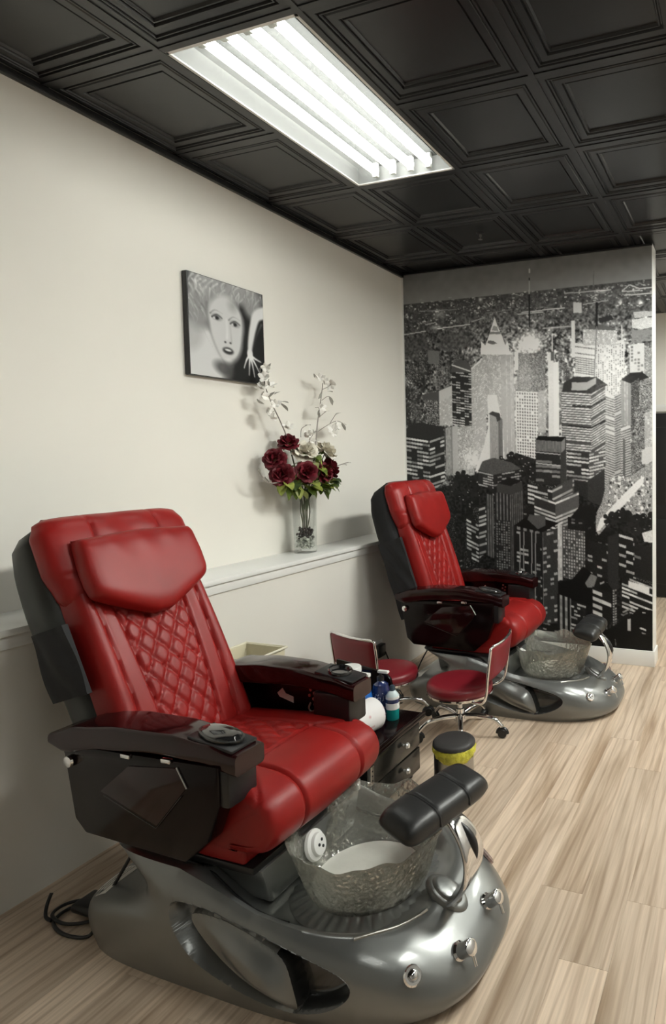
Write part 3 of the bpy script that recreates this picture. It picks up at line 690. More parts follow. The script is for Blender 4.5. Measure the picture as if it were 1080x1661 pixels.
# ------------------------------------------------------------------ pedicure spa chairs
def bowl_mat():
    m = bpy.data.materials.new('hammered_clear_bowl'); m.use_nodes = True; nt = m.node_tree; N = nt.nodes.new; Lk = nt.links.new
    nt.nodes.remove(nt.nodes['Principled BSDF']); out = nt.nodes['Material Output']
    tc = N('ShaderNodeTexCoord'); vo = N('ShaderNodeTexVoronoi'); vo.feature = 'SMOOTH_F1'; vo.inputs['Scale'].default_value = 70; Lk(tc.outputs['Object'], vo.inputs['Vector'])
    ns = N('ShaderNodeTexNoise'); ns.inputs['Scale'].default_value = 60; Lk(tc.outputs['Object'], ns.inputs['Vector'])
    ad = N('ShaderNodeMath'); ad.operation = 'ADD'; Lk(vo.outputs['Distance'], ad.inputs[0]); Lk(ns.outputs['Fac'], ad.inputs[1])
    bp = N('ShaderNodeBump'); bp.inputs['Strength'].default_value = .9; bp.inputs['Distance'].default_value = .006; Lk(ad.outputs[0], bp.inputs['Height'])
    tr = N('ShaderNodeBsdfTransparent'); tr.inputs[0].default_value = (.96, .96, .93, 1)
    gl = N('ShaderNodeBsdfGlossy'); gl.inputs['Roughness'].default_value = .08; gl.inputs[0].default_value = (.95, .95, .92, 1); Lk(bp.outputs[0], gl.inputs['Normal'])
    df = N('ShaderNodeBsdfTranslucent'); df.inputs[0].default_value = (.75, .75, .68, 1); Lk(bp.outputs[0], df.inputs['Normal'])
    d2 = N('ShaderNodeBsdfDiffuse'); d2.inputs[0].default_value = (.70, .70, .64, 1); Lk(bp.outputs[0], d2.inputs['Normal'])
    fr = N('ShaderNodeLayerWeight'); fr.inputs[0].default_value = .45; Lk(bp.outputs[0], fr.inputs['Normal'])
    m0 = N('ShaderNodeMixShader'); m0.inputs[0].default_value = .5; Lk(df.outputs[0], m0.inputs[1]); Lk(d2.outputs[0], m0.inputs[2])
    a = N('ShaderNodeMixShader'); a.inputs[0].default_value = .20; Lk(tr.outputs[0], a.inputs[1]); Lk(m0.outputs[0], a.inputs[2])
    b = N('ShaderNodeMixShader'); fm = N('ShaderNodeMath'); fm.operation = 'MULTIPLY'; fm.inputs[1].default_value = .85; Lk(fr.outputs['Fresnel'], fm.inputs[0]); Lk(fm.outputs[0], b.inputs[0]); Lk(a.outputs[0], b.inputs[1]); Lk(gl.outputs[0], b.inputs[2])
    Lk(b.outputs[0], out.inputs[0])
    return m
BOWL = bowl_mat()
LINER = mat('bowl_liner', (.62, .62, .56), .3, coat=.4, vary=(10, .06), bump=(30, .3, .004))

def spline2(pts, k=8):
    n = len(pts); out = []
    for i in range(n):
        p0, p1, p2, p3 = [Vector((*pts[(i+j) % n], 0)) for j in (-1, 0, 1, 2)]
        for j in range(k):
            t = j/k; q = .5*((2*p1)+(-p0+p2)*t+(2*p0-5*p1+4*p2-p3)*t*t+(-p0+3*p1-3*p2+p3)*t**3); out.append((q.x, q.y))
    return out
def poly_sd(pts, X, Z):
    """signed distance (positive inside) to a closed polygon and its nearest contour point, for arrays"""
    P = np.array(pts, float); Q = np.roll(P, -1, 0)
    best = np.full(X.shape, 1e9); nx = X.copy(); nz = Z.copy(); ins = np.zeros(X.shape, bool)
    for (ax, az), (bx, bz) in zip(P, Q):
        dx, dz = bx-ax, bz-az; t = np.clip(((X-ax)*dx+(Z-az)*dz)/(dx*dx+dz*dz), 0, 1)
        qx, qz = ax+t*dx, az+t*dz; d = np.hypot(X-qx, Z-qz); m = d < best
        best = np.where(m, d, best); nx = np.where(m, qx, nx); nz = np.where(m, qz, nz)
        if az != bz: ins ^= ((az > Z) != (bz > Z)) & (X < (bx-ax)*(Z-az)/(bz-az)+ax)
    return np.where(ins, best, -best), nx, nz
LEAF = spline2([(1.055, .246), (1.080, .170), (1.17, .100), (1.33, .056), (1.48, .042), (1.59, .070), (1.650, .118), (1.61, .160), (1.45, .200), (1.30, .228), (1.16, .252)], 8)
FIN = spline2([(1.130, .226), (1.185, .170), (1.31, .100), (1.44, .058), (1.494, .052), (1.484, .112), (1.445, .172), (1.35, .206), (1.22, .232)], 8)
ZTOP = [(.5, .322), (.72, .328), (1.05, .325), (1.18, .292), (1.32, .252), (1.5, .226), (1.65, .214), (1.75, .195), (1.85, .165), (1.95, .14)]
def cinterp(q, pts):
    """smooth curve through the table (Catmull-Rom)"""
    n = len(pts)
    for i in range(n-1):
        if q <= pts[i+1][0] or i == n-2:
            (x1, y1), (x2, y2) = pts[i], pts[i+1]; x0, y0 = pts[max(i-1, 0)]; x3, y3 = pts[min(i+2, n-1)]
            h = x2-x1; m1 = (y2-y0)/(x2-x0)*h; m2 = (y3-y1)/(x3-x1)*h; t = min(1, max(0, (q-x1)/h))
            return (2*t**3-3*t*t+1)*y1+(t**3-2*t*t+t)*m1+(-2*t**3+3*t*t)*y2+(t**3-t*t)*m2
def nss(a, b, x): t = np.clip((x-a)/(b-a), 0, 1); return t*t*(3-2*t)
DECK = [(.7, .30), (1.1, .30), (1.22, .20), (1.3, .172), (1.62, .168), (1.68, .180), (1.76, .196), (1.85, .175)]
def base_parts():
    """the moulded base: side wall with a leaf-shaped recess and fin, rolled shoulder, deck"""
    NU, NV, NI = 640, 60, 18
    t = 2*pi*np.arange(4000)/4000; c, s = np.cos(t), np.sin(t); n = np.where(c > 0, 2.9, 6.)
    raw = np.stack([np.sign(c)*abs(c)**(2/n)*.66, np.sign(s)*abs(s)**(2/n)*.375], 1)
    seg = np.hypot(*(np.roll(raw, -1, 0)-raw).T); cum = np.concatenate([[0], np.cumsum(seg)])
    tt = np.linspace(0, cum[-1], NU, endpoint=False); rr = np.concatenate([raw, raw[:1]])
    ox = np.interp(tt, cum, rr[:, 0])/.66; oy = np.interp(tt, cum, rr[:, 1])
    xrear = [(0, .615), (.25, .60), (.40, .625), (.50, .70), (.57, .81), (.68, .875), (.80, .86), (.92, .775), (1, .695)]
    xfr = [(0, 1.865), (.15, 1.912), (.35, 1.930), (.55, 1.918), (.75, 1.885), (.9, 1.828), (1, 1.755)]
    wid = [(0, .955), (.15, .985), (.35, 1.0), (.6, .985), (.8, .95), (.93, .905), (1, .860)]
    v = np.linspace(0, 1, NV+1)
    XR_, XF_, WF_ = [np.array([cinterp(q, tab) for q in v])[:, None] for tab in (xrear, xfr, wid)]
    X = 1.24+np.where(ox[None] > 0, ox[None]*(XF_-1.24), ox[None]*(1.24-XR_))
    Y = oy[None]*WF_
    zt = np.interp(X, [p[0] for p in ZTOP], [p[1] for p in ZTOP])
    vv = v[:, None]; Z = zt*(vv*.9+.1*(1-(1-vv)**2.0))
    side = (np.abs(oy)[None] > .2) & (X > 1.0) & (X < 1.75)
    # pull grid points onto the outlines so that the edges of recess and fin come out clean
    for pts in (LEAF, FIN):
        sd, nx, nz = poly_sd(pts, X, Z); m = side & (np.abs(sd) < .0040)
        X = np.where(m, nx, X); Z = np.where(m, nz, Z)
    sl, _, _ = poly_sd(LEAF, X, Z); sf, _, _ = poly_sd(FIN, X, Z)
    sl = np.where(side, sl, -1); sf = np.where(side, sf, -1)
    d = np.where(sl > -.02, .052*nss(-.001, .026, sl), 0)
    ridge = .006-.030*nss(.0, .05, sf)*nss(1.12, 1.42, X)
    d = np.where(sf > -.0006, ridge, d)
    Y = Y-np.sign(Y)*d
    V = np.stack([X, Y, Z], 2)
    top = V[-1]; rows = [V.reshape(-1, 3)]
    for k in range(1, NI+1):
        q = (k/NI)
        sx = np.clip(top[:, 0], .86, 1.58); x = top[:, 0]+(sx-top[:, 0])*q; y = top[:, 1]*(1-q)
        dist = np.hypot(x-top[:, 0], y-top[:, 1]); dz = np.interp(x, [p[0] for p in DECK], [p[1] for p in DECK])
        z = top[:, 2]+(dz-top[:, 2])*nss(.004, .085, dist)
        rows.append(np.stack([x, y, z], 1))
    V = np.concatenate(rows)
    lf = np.concatenate([sl.ravel(), np.full(NI*NU, -1.)]); ff = np.concatenate([sf.ravel(), np.full(NI*NU, -1.)])
    parts = {'shell': [], 'recess': [[], []], 'fin': [[], []]}
    for j in range(NV+NI):
        for i in range(NU):
            k = (i+1) % NU
            f = (j*NU+i, j*NU+k, (j+1)*NU+k, (j+1)*NU+i)
            sidei = 0 if V[f[0]][1] < 0 else 1
            if min(ff[q] for q in f) > -.0006: parts['fin'][sidei].append(f)
            elif sum(lf[q] for q in f) > 0 and V[f[0]][0] > 1.415+(.205-V[f[0]][2])*.42: parts['recess'][sidei].append(f)
            else: parts['shell'].append(f)
    parts['shell'].append(tuple(range(NU))[::-1])
    return [tuple(p) for p in V.tolist()], parts
BASEV, BASEP = base_parts()
def sub_mesh(V, F):
    ids = {}; v2 = []; f2 = []
    for f in F:
        g = []
        for i in f:
            if i not in ids: ids[i] = len(v2); v2.append(V[i])
            g.append(ids[i])
        f2.append(tuple(g))
    return v2, f2

SHARED = {}
def shared(name, vf, m, parent, ang, key=0):
    """build once, then reuse the mesh data for the other chair"""
    if (name, key) in SHARED:
        o = bpy.data.objects.new(name, SHARED[(name, key)]); COL.objects.link(o); o.parent = parent; return o
    v, f = vf(); o = mesh(name, v, f, m, parent, True, ang); SHARED[(name, key)] = o.data
    return o
def base_bvh():
    from mathutils.bvhtree import BVHTree
    if 'bvh' not in SHARED: SHARED['bvh'] = BVHTree.FromPolygons(BASEV, [f for f in BASEP['shell'] if len(f) == 4])
    return SHARED['bvh']
def loft_rect(name, xs, fn, ch, m, parent):
    """sections along x: fn(x) -> (y0, y1, z0, z1); chamfered corners"""
    V = []; F = []
    for x in xs:
        y0, y1, z0, z1 = fn(x); c = min(ch, (z1-z0)*.45)
        ring = []
        for (cy, cz, a0) in ((y1-c, z1-c, 0), (y0+c, z1-c, 90), (y0+c, z0+c, 180), (y1-c, z0+c, 270)):
            for q in range(4):
                a = radians(a0+q*30); ring.append((x, cy+c*cos(a), cz+c*sin(a)))
        V += ring
    n = 16
    for j in range(len(xs)-1):
        for i in range(n):
            k = (i+1) % n; F.append((j*n+i, j*n+k, (j+1)*n+k, (j+1)*n+i))
    F.append(tuple(range(n))); F.append(tuple((len(xs)-1)*n+i for i in range(n)))
    return mesh(name, V, F, m, parent, True, 35)

def quilt(a, b, wd, hd):
    s = a/wd+b/hd; t = a/wd-b/hd
    return min(1, 1.15*(abs(sin(pi*s))*abs(sin(pi*t)))**.24)
def groove(d, w_): return math.exp(-(d/w_)**2)

def spa_chair(Yc, A, label, shell_m, pouch, frot):
    root = empty('pedicure_chair', (0, Yc, 0)); tag(root, label, 'pedicure chair', 'red pedicure spa chairs')
    # ---------------- base
    base = shared('base_shell', lambda: sub_mesh(BASEV, BASEP['shell']), SILV, root, 48)
    for q in (0, 1):
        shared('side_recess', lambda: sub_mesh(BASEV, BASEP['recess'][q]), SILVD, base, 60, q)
        shared('side_fin', lambda: sub_mesh(BASEV, BASEP['fin'][q]), SILV, base, 60, q)
    bvh = base_bvh()
    def drop(x, y):
        h = bvh.ray_cast(Vector((x, y, 1)), Vector((0, 0, -1))); return h[0], h[1]
    # sticker on the low tail of the base
    def dropt(x, y):
        h = bvh.ray_cast(Vector((x, y, .275)), Vector((0, 0, -1))); return h[0], h[1]
    V = []; F = []
    for i in range(6):
        for j in range(4):
            p, nn = dropt(.655+.07*j/3, -.315+.13*i/5); V.append(p+nn*.0012)
    for i in range(5):
        for j in range(3): F.append((i*4+j, i*4+j+1, i*4+j+5, i*4+j+4))
    mesh('sticker', V, F, PAPER, base)
    for j in (.25, .45, .65):
        tube('sticker_print', [dropt(.655+.07*j, -.305+.11*i/5)[0]+Vector((0, 0, .0016)) for i in range(6)], .0012, mat('grey_ink', (.30, .28, .26), .8), base, 4)
    # dark seams where the side wings meet the deck
    for sg in (-1, 1):
        tube('wing_seam', [drop(x, sg*y)[0]+Vector((0, 0, .001)) for x, y in ((.98, .272), (1.06, .272), (1.13, .270), (1.20, .268), (1.27, .268), (1.34, .270), (1.40, .274))], .005, BLK, base, 8)
    # pedestal between base and seat
    prism('pedestal', [(-.21, .19), (.21, .19), (.25, .315), (-.25, .315)], 'x', .80, 1.285, SILV, root, bev=.012)
    box('slide_plate', .755, 1.275, -.27, .27, .312, .336, BLK, root, bev=.005)
    sk = box('seat_skirt', .78, 1.245, -.272, .272, .336, .415, RED, root, bev=.012, seg=3)
    lathe('roller', [(0, 0), (.016, 0), (.016, .03), (0, .03)], WPL, root, 16, c=(1.30, .20, .335))
    # ---------------- seat
    prof = [(.735, .50), (.76, .548), (.90, .562), (1.08, .574), (1.22, .574), (1.295, .562), (1.345, .530), (1.368, .480), (1.360, .430), (1.325, .388), (1.27, .372), (1.20, .368)]
    pr = smoothpath([(p[0], 0, p[1]) for p in prof], 8)
    ln = [0]
    for p, q in zip(pr, pr[1:]): ln.append(ln[-1]+(q-p).length)
    tot = ln[-1]
    def pv(v):
        s = v*tot
        for i in range(len(ln)-1):
            if s <= ln[i+1] or i == len(ln)-2:
                t = (s-ln[i])/(ln[i+1]-ln[i]); d = (pr[i+1]-pr[i]).normalized()
                return pr[i].lerp(pr[i+1], min(1, t)), Vector((-d.z, 0, d.x))
    cache = {}
    def sfront(u, v):
        if v not in cache: cache[v] = pv(v)
        P, Nn = cache[v]; a = (2*u-1)*.282
        e = 1-max(0, 1-abs(2*u-1)**14)**.5
        h = -.035*e
        s = v*tot
        x = P.x
        wq = .155
        if s < .455:
            if abs(a) < wq and s > .06: h += .022*(quilt(a, s+.02, .078, .125)-1)*sstep(wq, wq-.012, abs(a))*sstep(.445, .43, s)
            h -= .006*groove(abs(a)-wq, .006)
        if abs(s-.455) < .04 and abs(a) < wq: h -= .007*groove(s-.455, .006)
        if s > .44:                                     # seams running from the quilted panel over the front edge
            h -= .011*groove(abs(a)-(wq-.012), .006)
            dd = abs(abs(a)-(wq+(s-.455)*.75)); h -= .009*groove(dd, .006)*sstep(.75, .6, s)
        h += .006*sstep(.22, .0, abs(a))*sstep(0, .2, s)
        p = P + Nn*h
        return (p.x, a, p.z)
    def sback(u, v):
        P, Nn = pv(v); a = (2*u-1)*.275; t = min(1, max(0, v))
        return (.76+(1.22-.76)*t, a, .40-.02*t)
    Vv, Ff = grid_closed(88, 110, sfront, sback)
    mesh('seat_cushion', Vv, Ff, RED, root, True, 70)
    # ---------------- backrest (built in its own frame: a across, b up the back, c forward)
    piv = Vector((.775, 0, .55)); sA, cA = sin(A), cos(A)
    MB = Matrix(((0, -sA, cA, piv.x), (1, 0, 0, 0), (0, cA, sA, piv.z), (0, 0, 0, 1)))
    V = []; F = []; nb = 26; n = 40
    for j in range(nb+1):
        b = -.06+.945*j/nb
        dep = sinterp(b, [(-.06, .17), (.25, .195), (.57, .211), (.71, .205), (.80, .18), (.85, .14), (.875, .10), (.886, .05)])
        hw_ = sinterp(b, [(-.06, .235), (.2, .265), (.6, .285), (.8, .28), (.86, .255), (.886, .20)])
        for i in range(n):
            t = 2*pi*i/n; c_, s_ = cos(t), sin(t); q = 3.2
            V.append(MB @ Vector((hw_*math.copysign(abs(c_)**(2/q), c_), b, -.035-dep/2+.5*(dep-.0)*math.copysign(abs(s_)**(2/q), s_))))
    for j in range(nb):
        for i in range(n):
            k = (i+1) % n; F.append((j*n+i, j*n+k, (j+1)*n+k, (j+1)*n+i))
    F.append(tuple(range(n))); F.append(tuple(nb*n+i for i in range(n)))
    back = mesh('back_shell', V, F, shell_m, root, True, 60)
    def bf_(u, v):
        b = -.03+.66*v; hw_ = .262-.012*v; a = (2*u-1)*hw_
        e = (max(0, 1-abs(2*u-1)**10)*max(0, 1-abs(2*v-1)**30))**.5
        wq = .105+.055*b
        h = 0
        if abs(a) < wq and b < .52: h += .017*(quilt(a, b, .068, .105)-1)*sstep(wq, wq-.010, abs(a))
        h -= .012*groove(abs(a)-wq, .006)
        h -= .009*groove(abs(a)-(.178+.03*b), .005)
        bol = .018*sstep(.17, .23, abs(a))                        # side bolsters stand forward
        return (a, b, -.035+.055*e+h*e+bol*e+.010*sin(pi*v))
    def bb_(u, v):
        b = -.03+.66*v; a = (2*u-1)*(.262-.012*v); return (a, b, -.055)
    Vv, Ff = grid_closed(96, 110, bf_, bb_, MB)
    mesh('back_cushion', Vv, Ff, RED, root, True, 70)
    def hf(u, v):
        b = .535+.345*v
        hw_ = sinterp(v, [(0, .236), (.2, .268), (.45, .286), (.8, .284), (.93, .268), (1, .232)])
        a = (2*u-1)*hw_
        e = (max(0, 1-abs(2*u-1)**6)*max(0, 1-abs(2*v-1)**5))**.5
        h = -.007*groove(abs(a)-.125, .005)*sstep(.55, .62, v) - .006*groove(v-.36, .014)*sstep(.13, .16, abs(a))
        h += .003*sin(40*a+6*v)*sstep(.5, .8, v)*sstep(.16, .1, abs(a))
        return (a, b, -.03+.078*e+h*e)
    def hb(u, v):
        b = .535+.345*v; hw_ = sinterp(v, [(0, .236), (.2, .268), (.45, .286), (.8, .284), (.93, .268), (1, .232)])
        e = (max(0, 1-abs(2*u-1)**6)*max(0, 1-abs(2*v-1)**5))**.5
        return ((2*u-1)*hw_, b, -.03-.055*e)
    Vv, Ff = grid_closed(72, 48, hf, hb, MB)
    mesh('headrest', Vv, Ff, RED, root, True, 70)
    def pf(u, v, sgn=1):
        x = 2*u-1; hw_ = sinterp(v, [(0, .226), (.25, .233), (.45, .234), (.8, .229), (1, .224)])
        a = x*hw_
        bt = .770+.006*cos(pi*x); bl = .455+.100*max(0, (abs(x)-.12)/.88)**1.15
        b = bl+(bt-bl)*v
        e = (max(0, 1-abs(x)**14)*max(0, 1-abs(2*v-1)**7))**.45
        wr = .0025*sin(55*a+3*v)*sstep(.6, 1, v)*sstep(1, .5, abs(x))
        return (a, b, .055+(.052*e+wr*e if sgn > 0 else -.022*e))
    Vv, Ff = grid_closed(60, 44, lambda u, v: pf(u, v, 1), lambda u, v: pf(u, v, -1), MB)
    hp = mesh('head_pillow', Vv, Ff, RED, root, True, 70)
    if pouch:
        Vv, Ff = grid_closed(16, 16, lambda u, v: (-.300-.012*sin(pi*u)*sin(pi*v)-.005*sin(9*u+5*v), .27+.235*v+.02*(1-u), -.165+.17*u), lambda u, v: (-.286, .27+.235*v+.02*(1-u), -.165+.17*u), MB)
        mesh('side_pouch', Vv, Ff, BLKF, root, True, 60)
    else:
        Vv, Ff = grid_closed(16, 22, lambda u, v: (-.291-.008*sin(pi*u)*sin(pi*v)-.004*sin(12*u+15*v), .02+.50*v, -.20+.17*u), lambda u, v: (-.270, .02+.50*v, -.20+.17*u), MB)
        mesh('side_cover', Vv, Ff, BLKF, root, True, 60)
    # ---------------- arms
    for s in (-1, 1):
        def sec(x):
            yo = s*(.372-.038*(x-.6)/.68); yi = s*.222
            zt = sinterp(x, [(.58, .688), (.70, .722), (.86, .737), (1.02, .738), (1.18, .722), (1.29, .700)])
            zb = sinterp(x, [(.58, .655), (.64, .636), (.80, .660), (1.0, .672), (1.15, .664), (1.29, .640)])
            return (min(yo, yi), max(yo, yi), zb, zt)
        cap = loft_rect('armrest_cap', [.585+.7*i/28 for i in range(29)], sec, .012, LACT, root)
        y0, y1 = (s*.345, s*.286)
        side = prism('arm_panel', [(.602, .640), (.612, .615), (.648, .415), (.692, .376), (1.10, .366), (1.185, .44), (1.232, .55), (1.232, .668), (.70, .650)], 'y', min(y0, y1), max(y0, y1), LACQ, root, bev=.006)
        ye = s*.347
        hexp = [(.893, .622), (1.085, .645), (1.118, .592), (.997, .457), (.770, .525)]
        prism('panel_inset', hexp, 'y', min(ye, ye-s*.012)-(.002 if s < 0 else -.0), max(ye, ye-s*.012)+(.002 if s > 0 else 0), LACT, side, bev=.002)
        yl = s*.3495
        tube('trim_line', [(.785, yl, .515), (.997, yl, .452), (1.10, yl, .566)], .0016, mat('smoked_metal', (.10, .10, .10), .25, metal=.9), side, 6)
        tube('trim_line', [(1.085, yl, .648), (1.121, yl, .592)], .0020, STEEL, side, 6)
        for hx, hz in ((.883, .652), (1.045, .662)):
            box('hinge', hx-.018, hx+.018, min(s*.340, s*.352), max(s*.340, s*.352), hz-.007, hz+.005, CHROME, side, bev=.002)
        lathe('knob', [(0, 0), (.017, 0), (.019, .004), (.017, .010), (.010, .013), (0, .013)], CHROME, side, 20, c=(.640, s*.345, .598), M=Matrix.Rotation(pi/2*(-s), 4, 'X'))
        box('arm_front', 1.10, 1.262, min(s*.335, s*.226), max(s*.335, s*.226), .545, .660, BLK, root, bev=.010)
        # console at the front end of the armrest
        con = box('console', 1.105, 1.272, min(s*.330, s*.232), max(s*.330, s*.232), .0, .010, BLK, root, bev=.004, M=Matrix.Translation((0, 0, .728)) @ Matrix.Translation((1.105, 0, 0)) @ Matrix.Rotation(radians(8.5), 4, 'Y') @ Matrix.Translation((-1.105, 0, 0)))
        Mt = Matrix.Translation((1.185, s*.281, .7265)) @ Matrix.Rotation(radians(8.5), 4, 'Y') @ Matrix.Diagonal((1.55, .9, 1, 1))
        if s < 0:
            lathe('remote', [(0, .0), (.044, .0), (.046, .006), (.042, .013), (.030, .016), (0, .017)], mat('glossy_black', (.01, .01, .011), .08, coat=1), con, 32, M=Mt)
            lathe('remote_ring', [(.044, .004), (.0485, .004), (.0485, .009), (.044, .010)], mat('smoked_metal', (.10, .10, .10), .25, metal=.9), con, 32, M=Mt, cap=False)
        else:
            lathe('cup_holder', [(.030, -.004), (.038, .010), (.044, .012), (.046, .009), (.046, .0)], mat('glossy_black', (.01, .01, .011), .08, coat=1), con, 32, M=Matrix.Translation((1.185, s*.281, .7265)) @ Matrix.Rotation(radians(8.5), 4, 'Y'))
        if s > 0:
            for (bx, bz) in ((1.045, .640), (1.062, .628), (1.040, .618), (1.058, .606)):
                lathe('control_button', [(0, 0), (.006, 0), (.006, .004), (0, .005)], STEEL, side, 10, c=(bx, .286, bz), M=Matrix.Rotation(pi/2, 4, 'X'))
            tube('control_jack', [(1.045, .284, .590), (1.040, .278, .570), (1.052, .280, .556), (1.066, .282, .568), (1.060, .284, .588)], .004, STEEL, side, 8, k=4)
            prism('white_patch', [(.885, .610), (.910, .632), (.925, .612), (.962, .602), (.962, .578), (.925, .588), (.895, .596)], 'y', .2845, .286, PAPER, side)  # white patch of irregular outline on the inner arm face
    # ---------------- foot bath
    C = (1.487, 0, 0); n = 96
    rim = lambda t: .238*(1+.022*cos(8*t))
    prof = [(0, .172, 0), (.5, .170, 0), (.66, .170, 0), (.74, .178, .1), (.80, .21, .3), (.86, .26, .55), (.92, .31, .8), (.965, .345, .95), (1.0, .362, 1.0), (1.03, .366, 1.0), (1.028, .360, 1.0), (.985, .345, .95), (.945, .31, .8), (.885, .26, .55), (.825, .214, .3), (.765, .184, .1), (.68, .177, 0), (0, .177, 0)]
    V = []; F = []
    for (f, z, wv) in prof:
        for i in range(n):
            t = 2*pi*i/n
            r = .238*f*(1+wv*.028*cos(8*t)) + (.003*sin(31*t+90*z) if .2 < z < .35 else 0)
            V.append((C[0]+r*cos(t), r*sin(t), z+wv*.009*cos(8*t+.6)+(.004*cos(16*t) if wv == 1 else 0)))
    for j in range(len(prof)-1):
        for i in range(n):
            k = (i+1) % n; F.append((j*n+i, j*n+k, (j+1)*n+k, (j+1)*n+i))
    bw = mesh('foot_bowl', V, F, BOWL, root, True, 80)
    lathe('bowl_liner', [(0, .180), (.155, .180), (.172, .190), (.170, .183), (.155, .178), (0, .178)], LINER, bw, 48, c=C)
    Mj = Matrix.Translation((1.487+.200*cos(radians(188)), .200*sin(radians(188)), .262)) @ Matrix.Rotation(radians(8), 4, 'Z') @ Matrix.Rotation(radians(72), 4, 'Y')
    jet = lathe('jet', [(0, 0), (.046, 0), (.050, .006), (.047, .015), (.036, .020), (.033, .030), (.021, .034), (0, .034)], WPL, bw, 28, M=Mj)
    for q in range(3):
        a = q*2*pi/3+.4
        lathe('jet_port', [(0, .0325), (.005, .0325), (.005, .036), (0, .036)], BLK, jet, 10, M=Mj @ Matrix.Translation((.012*cos(a), .012*sin(a), 0)))
    # rippled apron moulded around the bowl
    V = []; F = []; n = 160
    for k in range(9):
        for i in range(n):
            t = 2*pi*i/n; q = k/8; r = .182+.062*q; V.append((C[0]+r*cos(t), r*sin(t), .181-.008*q+.0035*sin(40*t)*sin(pi*q)+.004*(1-q)))
    for k in range(8):
        for i in range(n):
            l = (i+1) % n; F.append((k*n+i, k*n+l, (k+1)*n+l, (k+1)*n+i))
    mesh('bowl_apron', V, F, SILV, root, True, 80)
    # front hub with the foot-rest arm
    for rr_, z0 in ((.062, .0), (.046, .010)):
        lathe('arm_socket', [(0, 0), (rr_, 0), (rr_, .010), (rr_-.006, .018), (rr_-.014, .020), (0, .020)], SILV, root, 40, M=Matrix.Translation((1.762, 0, drop(1.762, 0)[0].z-.008+z0)) @ drop(1.762, 0)[1].to_track_quat('Z', 'Y').to_matrix().to_4x4() @ Matrix.Diagonal((.8, 1.2, 1, 1)))
    path = smoothpath([(1.755, 0, .165), (1.800, 0, .195), (1.842, 0, .25), (1.858, 0, .315), (1.842, 0, .375), (1.80, 0, .425), (1.755, 0, .447)], 6)
    V = []; F = []; N_ = len(path)
    for i, p in enumerate(path):
        a_ = path[max(i-1, 0)]; b_ = path[min(i+1, N_-1)]; d = (b_-a_).normalized(); nn = Vector((d.z, 0, -d.x)); f = i/(N_-1)
        wy = .034+.030*sin(pi*min(1, f*1.15)); th = .011
        for q in range(16):
            t = 2*pi*q/16; V.append(p + Vector((0, 1, 0))*wy*math.copysign(abs(cos(t))**.6, cos(t)) + nn*th*math.copysign(abs(sin(t))**.6, sin(t)))
    for i in range(N_-1):
        for q in range(16):
            k = (q+1) % 16; F.append((i*16+q, i*16+k, (i+1)*16+k, (i+1)*16+q))
    F.append(tuple(range(16))); F.append(tuple((N_-1)*16+q for q in range(16)))
    arm = mesh('foot_rest_arm', V, F, CHROME, root, True, 60)
    Vs = []; 
    for i in range(int(N_*.50), int(N_*.82)): Vs.append(path[i])
    sl = []
    for i, p in enumerate(Vs):
        j = path.index(p); d = (path[j+1]-path[j-1]).normalized(); nn = Vector((d.z, 0, -d.x)); sl.append(p+nn*.0085)
    V, F = tubeVF(sl, [.015*sin(pi*(i+.3)/(len(sl)-.4)) for i in range(len(sl))], 10)
    V = [Vector(v) for v in V]
    mesh('arm_slot', V, F, BLK, arm, True, 60)
    # the black foot-rest pad with two cross seams
    Mp = Matrix.Translation((1.735, 0, .470)) @ Matrix.Rotation(radians(frot), 4, 'Z') @ Matrix.Rotation(radians(12), 4, 'Y')
    def padf(u, v, sgn):
        x = 2*u-1; y = 2*v-1
        k = max(0, 1-abs(y)**6)**.35
        X = x*.078*(.62+.38*k); Y = y*.185
        e = (max(0, 1-abs(x)**4)**.5)*(max(0, 1-abs(y)**8)**.5)
        gr = groove(abs(y)-.36, .030)
        h = (.046*e-.007*gr*e) if sgn > 0 else -.034*e
        return (X, Y, h)
    Vv, Ff = grid_closed(28, 72, lambda u, v: padf(u, v, 1), lambda u, v: padf(u, v, -1), Mp)
    pad = mesh('foot_rest_pad', Vv, Ff, BLKL, root, True, 80)
    for y in (-.36, .36):
        V, F = tubeVF([Mp @ Vector((x*.079, y*.185, .0405*max(0, 1-abs(x)**4)**.5)) for x in [i/10-1 for i in range(21)]], .0035, 6)
        mesh('pad_piping', V, F, BLKL, pad)
    # taps and buttons on the front shoulder
    def knob(nm, x, y, prof, m=CHROME, seg=24, lean=(0, 0, 0)):
        p, nrm = drop(x, y); nrm = (nrm+Vector(lean)).normalized()
        return lathe(nm, prof, m, root, seg, M=Matrix.Translation(p-nrm*.002) @ nrm.to_track_quat('Z', 'Y').to_matrix().to_4x4()), p, nrm
    knob('jet_switch', 1.790, -.255, [(0, 0), (.024, 0), (.026, .006), (.022, .012), (.016, .012), (.014, .008), (.011, .009), (.011, .018), (.006, .021), (0, .021)])
    for (yy_, xx_) in ((-.125, 1.868), (.075, 1.868)):
        k_, p, q = knob('tap', xx_, yy_, [(0, -.01), (.026, -.01), (.027, .004), (.021, .010), (.020, .038), (.022, .040), (.022, .052), (.018, .055), (0, .056)], lean=(.5, -.1, 0))
        tube('tap_lever', [p+q*.040+Vector((.012, 0, -.018)), p+q*.044+Vector((.020, -.004, -.046))], .005, CHROME, k_, 10)
    knob('drain_cap', 1.775, .275, [(0, 0), (.034, 0), (.035, .008), (.028, .013), (.012, .014), (0, .012)], mat('pink_grey_cap', (.36, .27, .26), .25, metal=.6, vary=(40, .5)))
    tube('deck_groove', [(gx, gy, drop(gx, gy)[0].z+.001) for gx, gy in ((1.62, -.275), (1.66, -.235), (1.70, -.185), (1.73, -.13), (1.745, -.09))], .005, STEEL, root, 8, k=5)
    return root

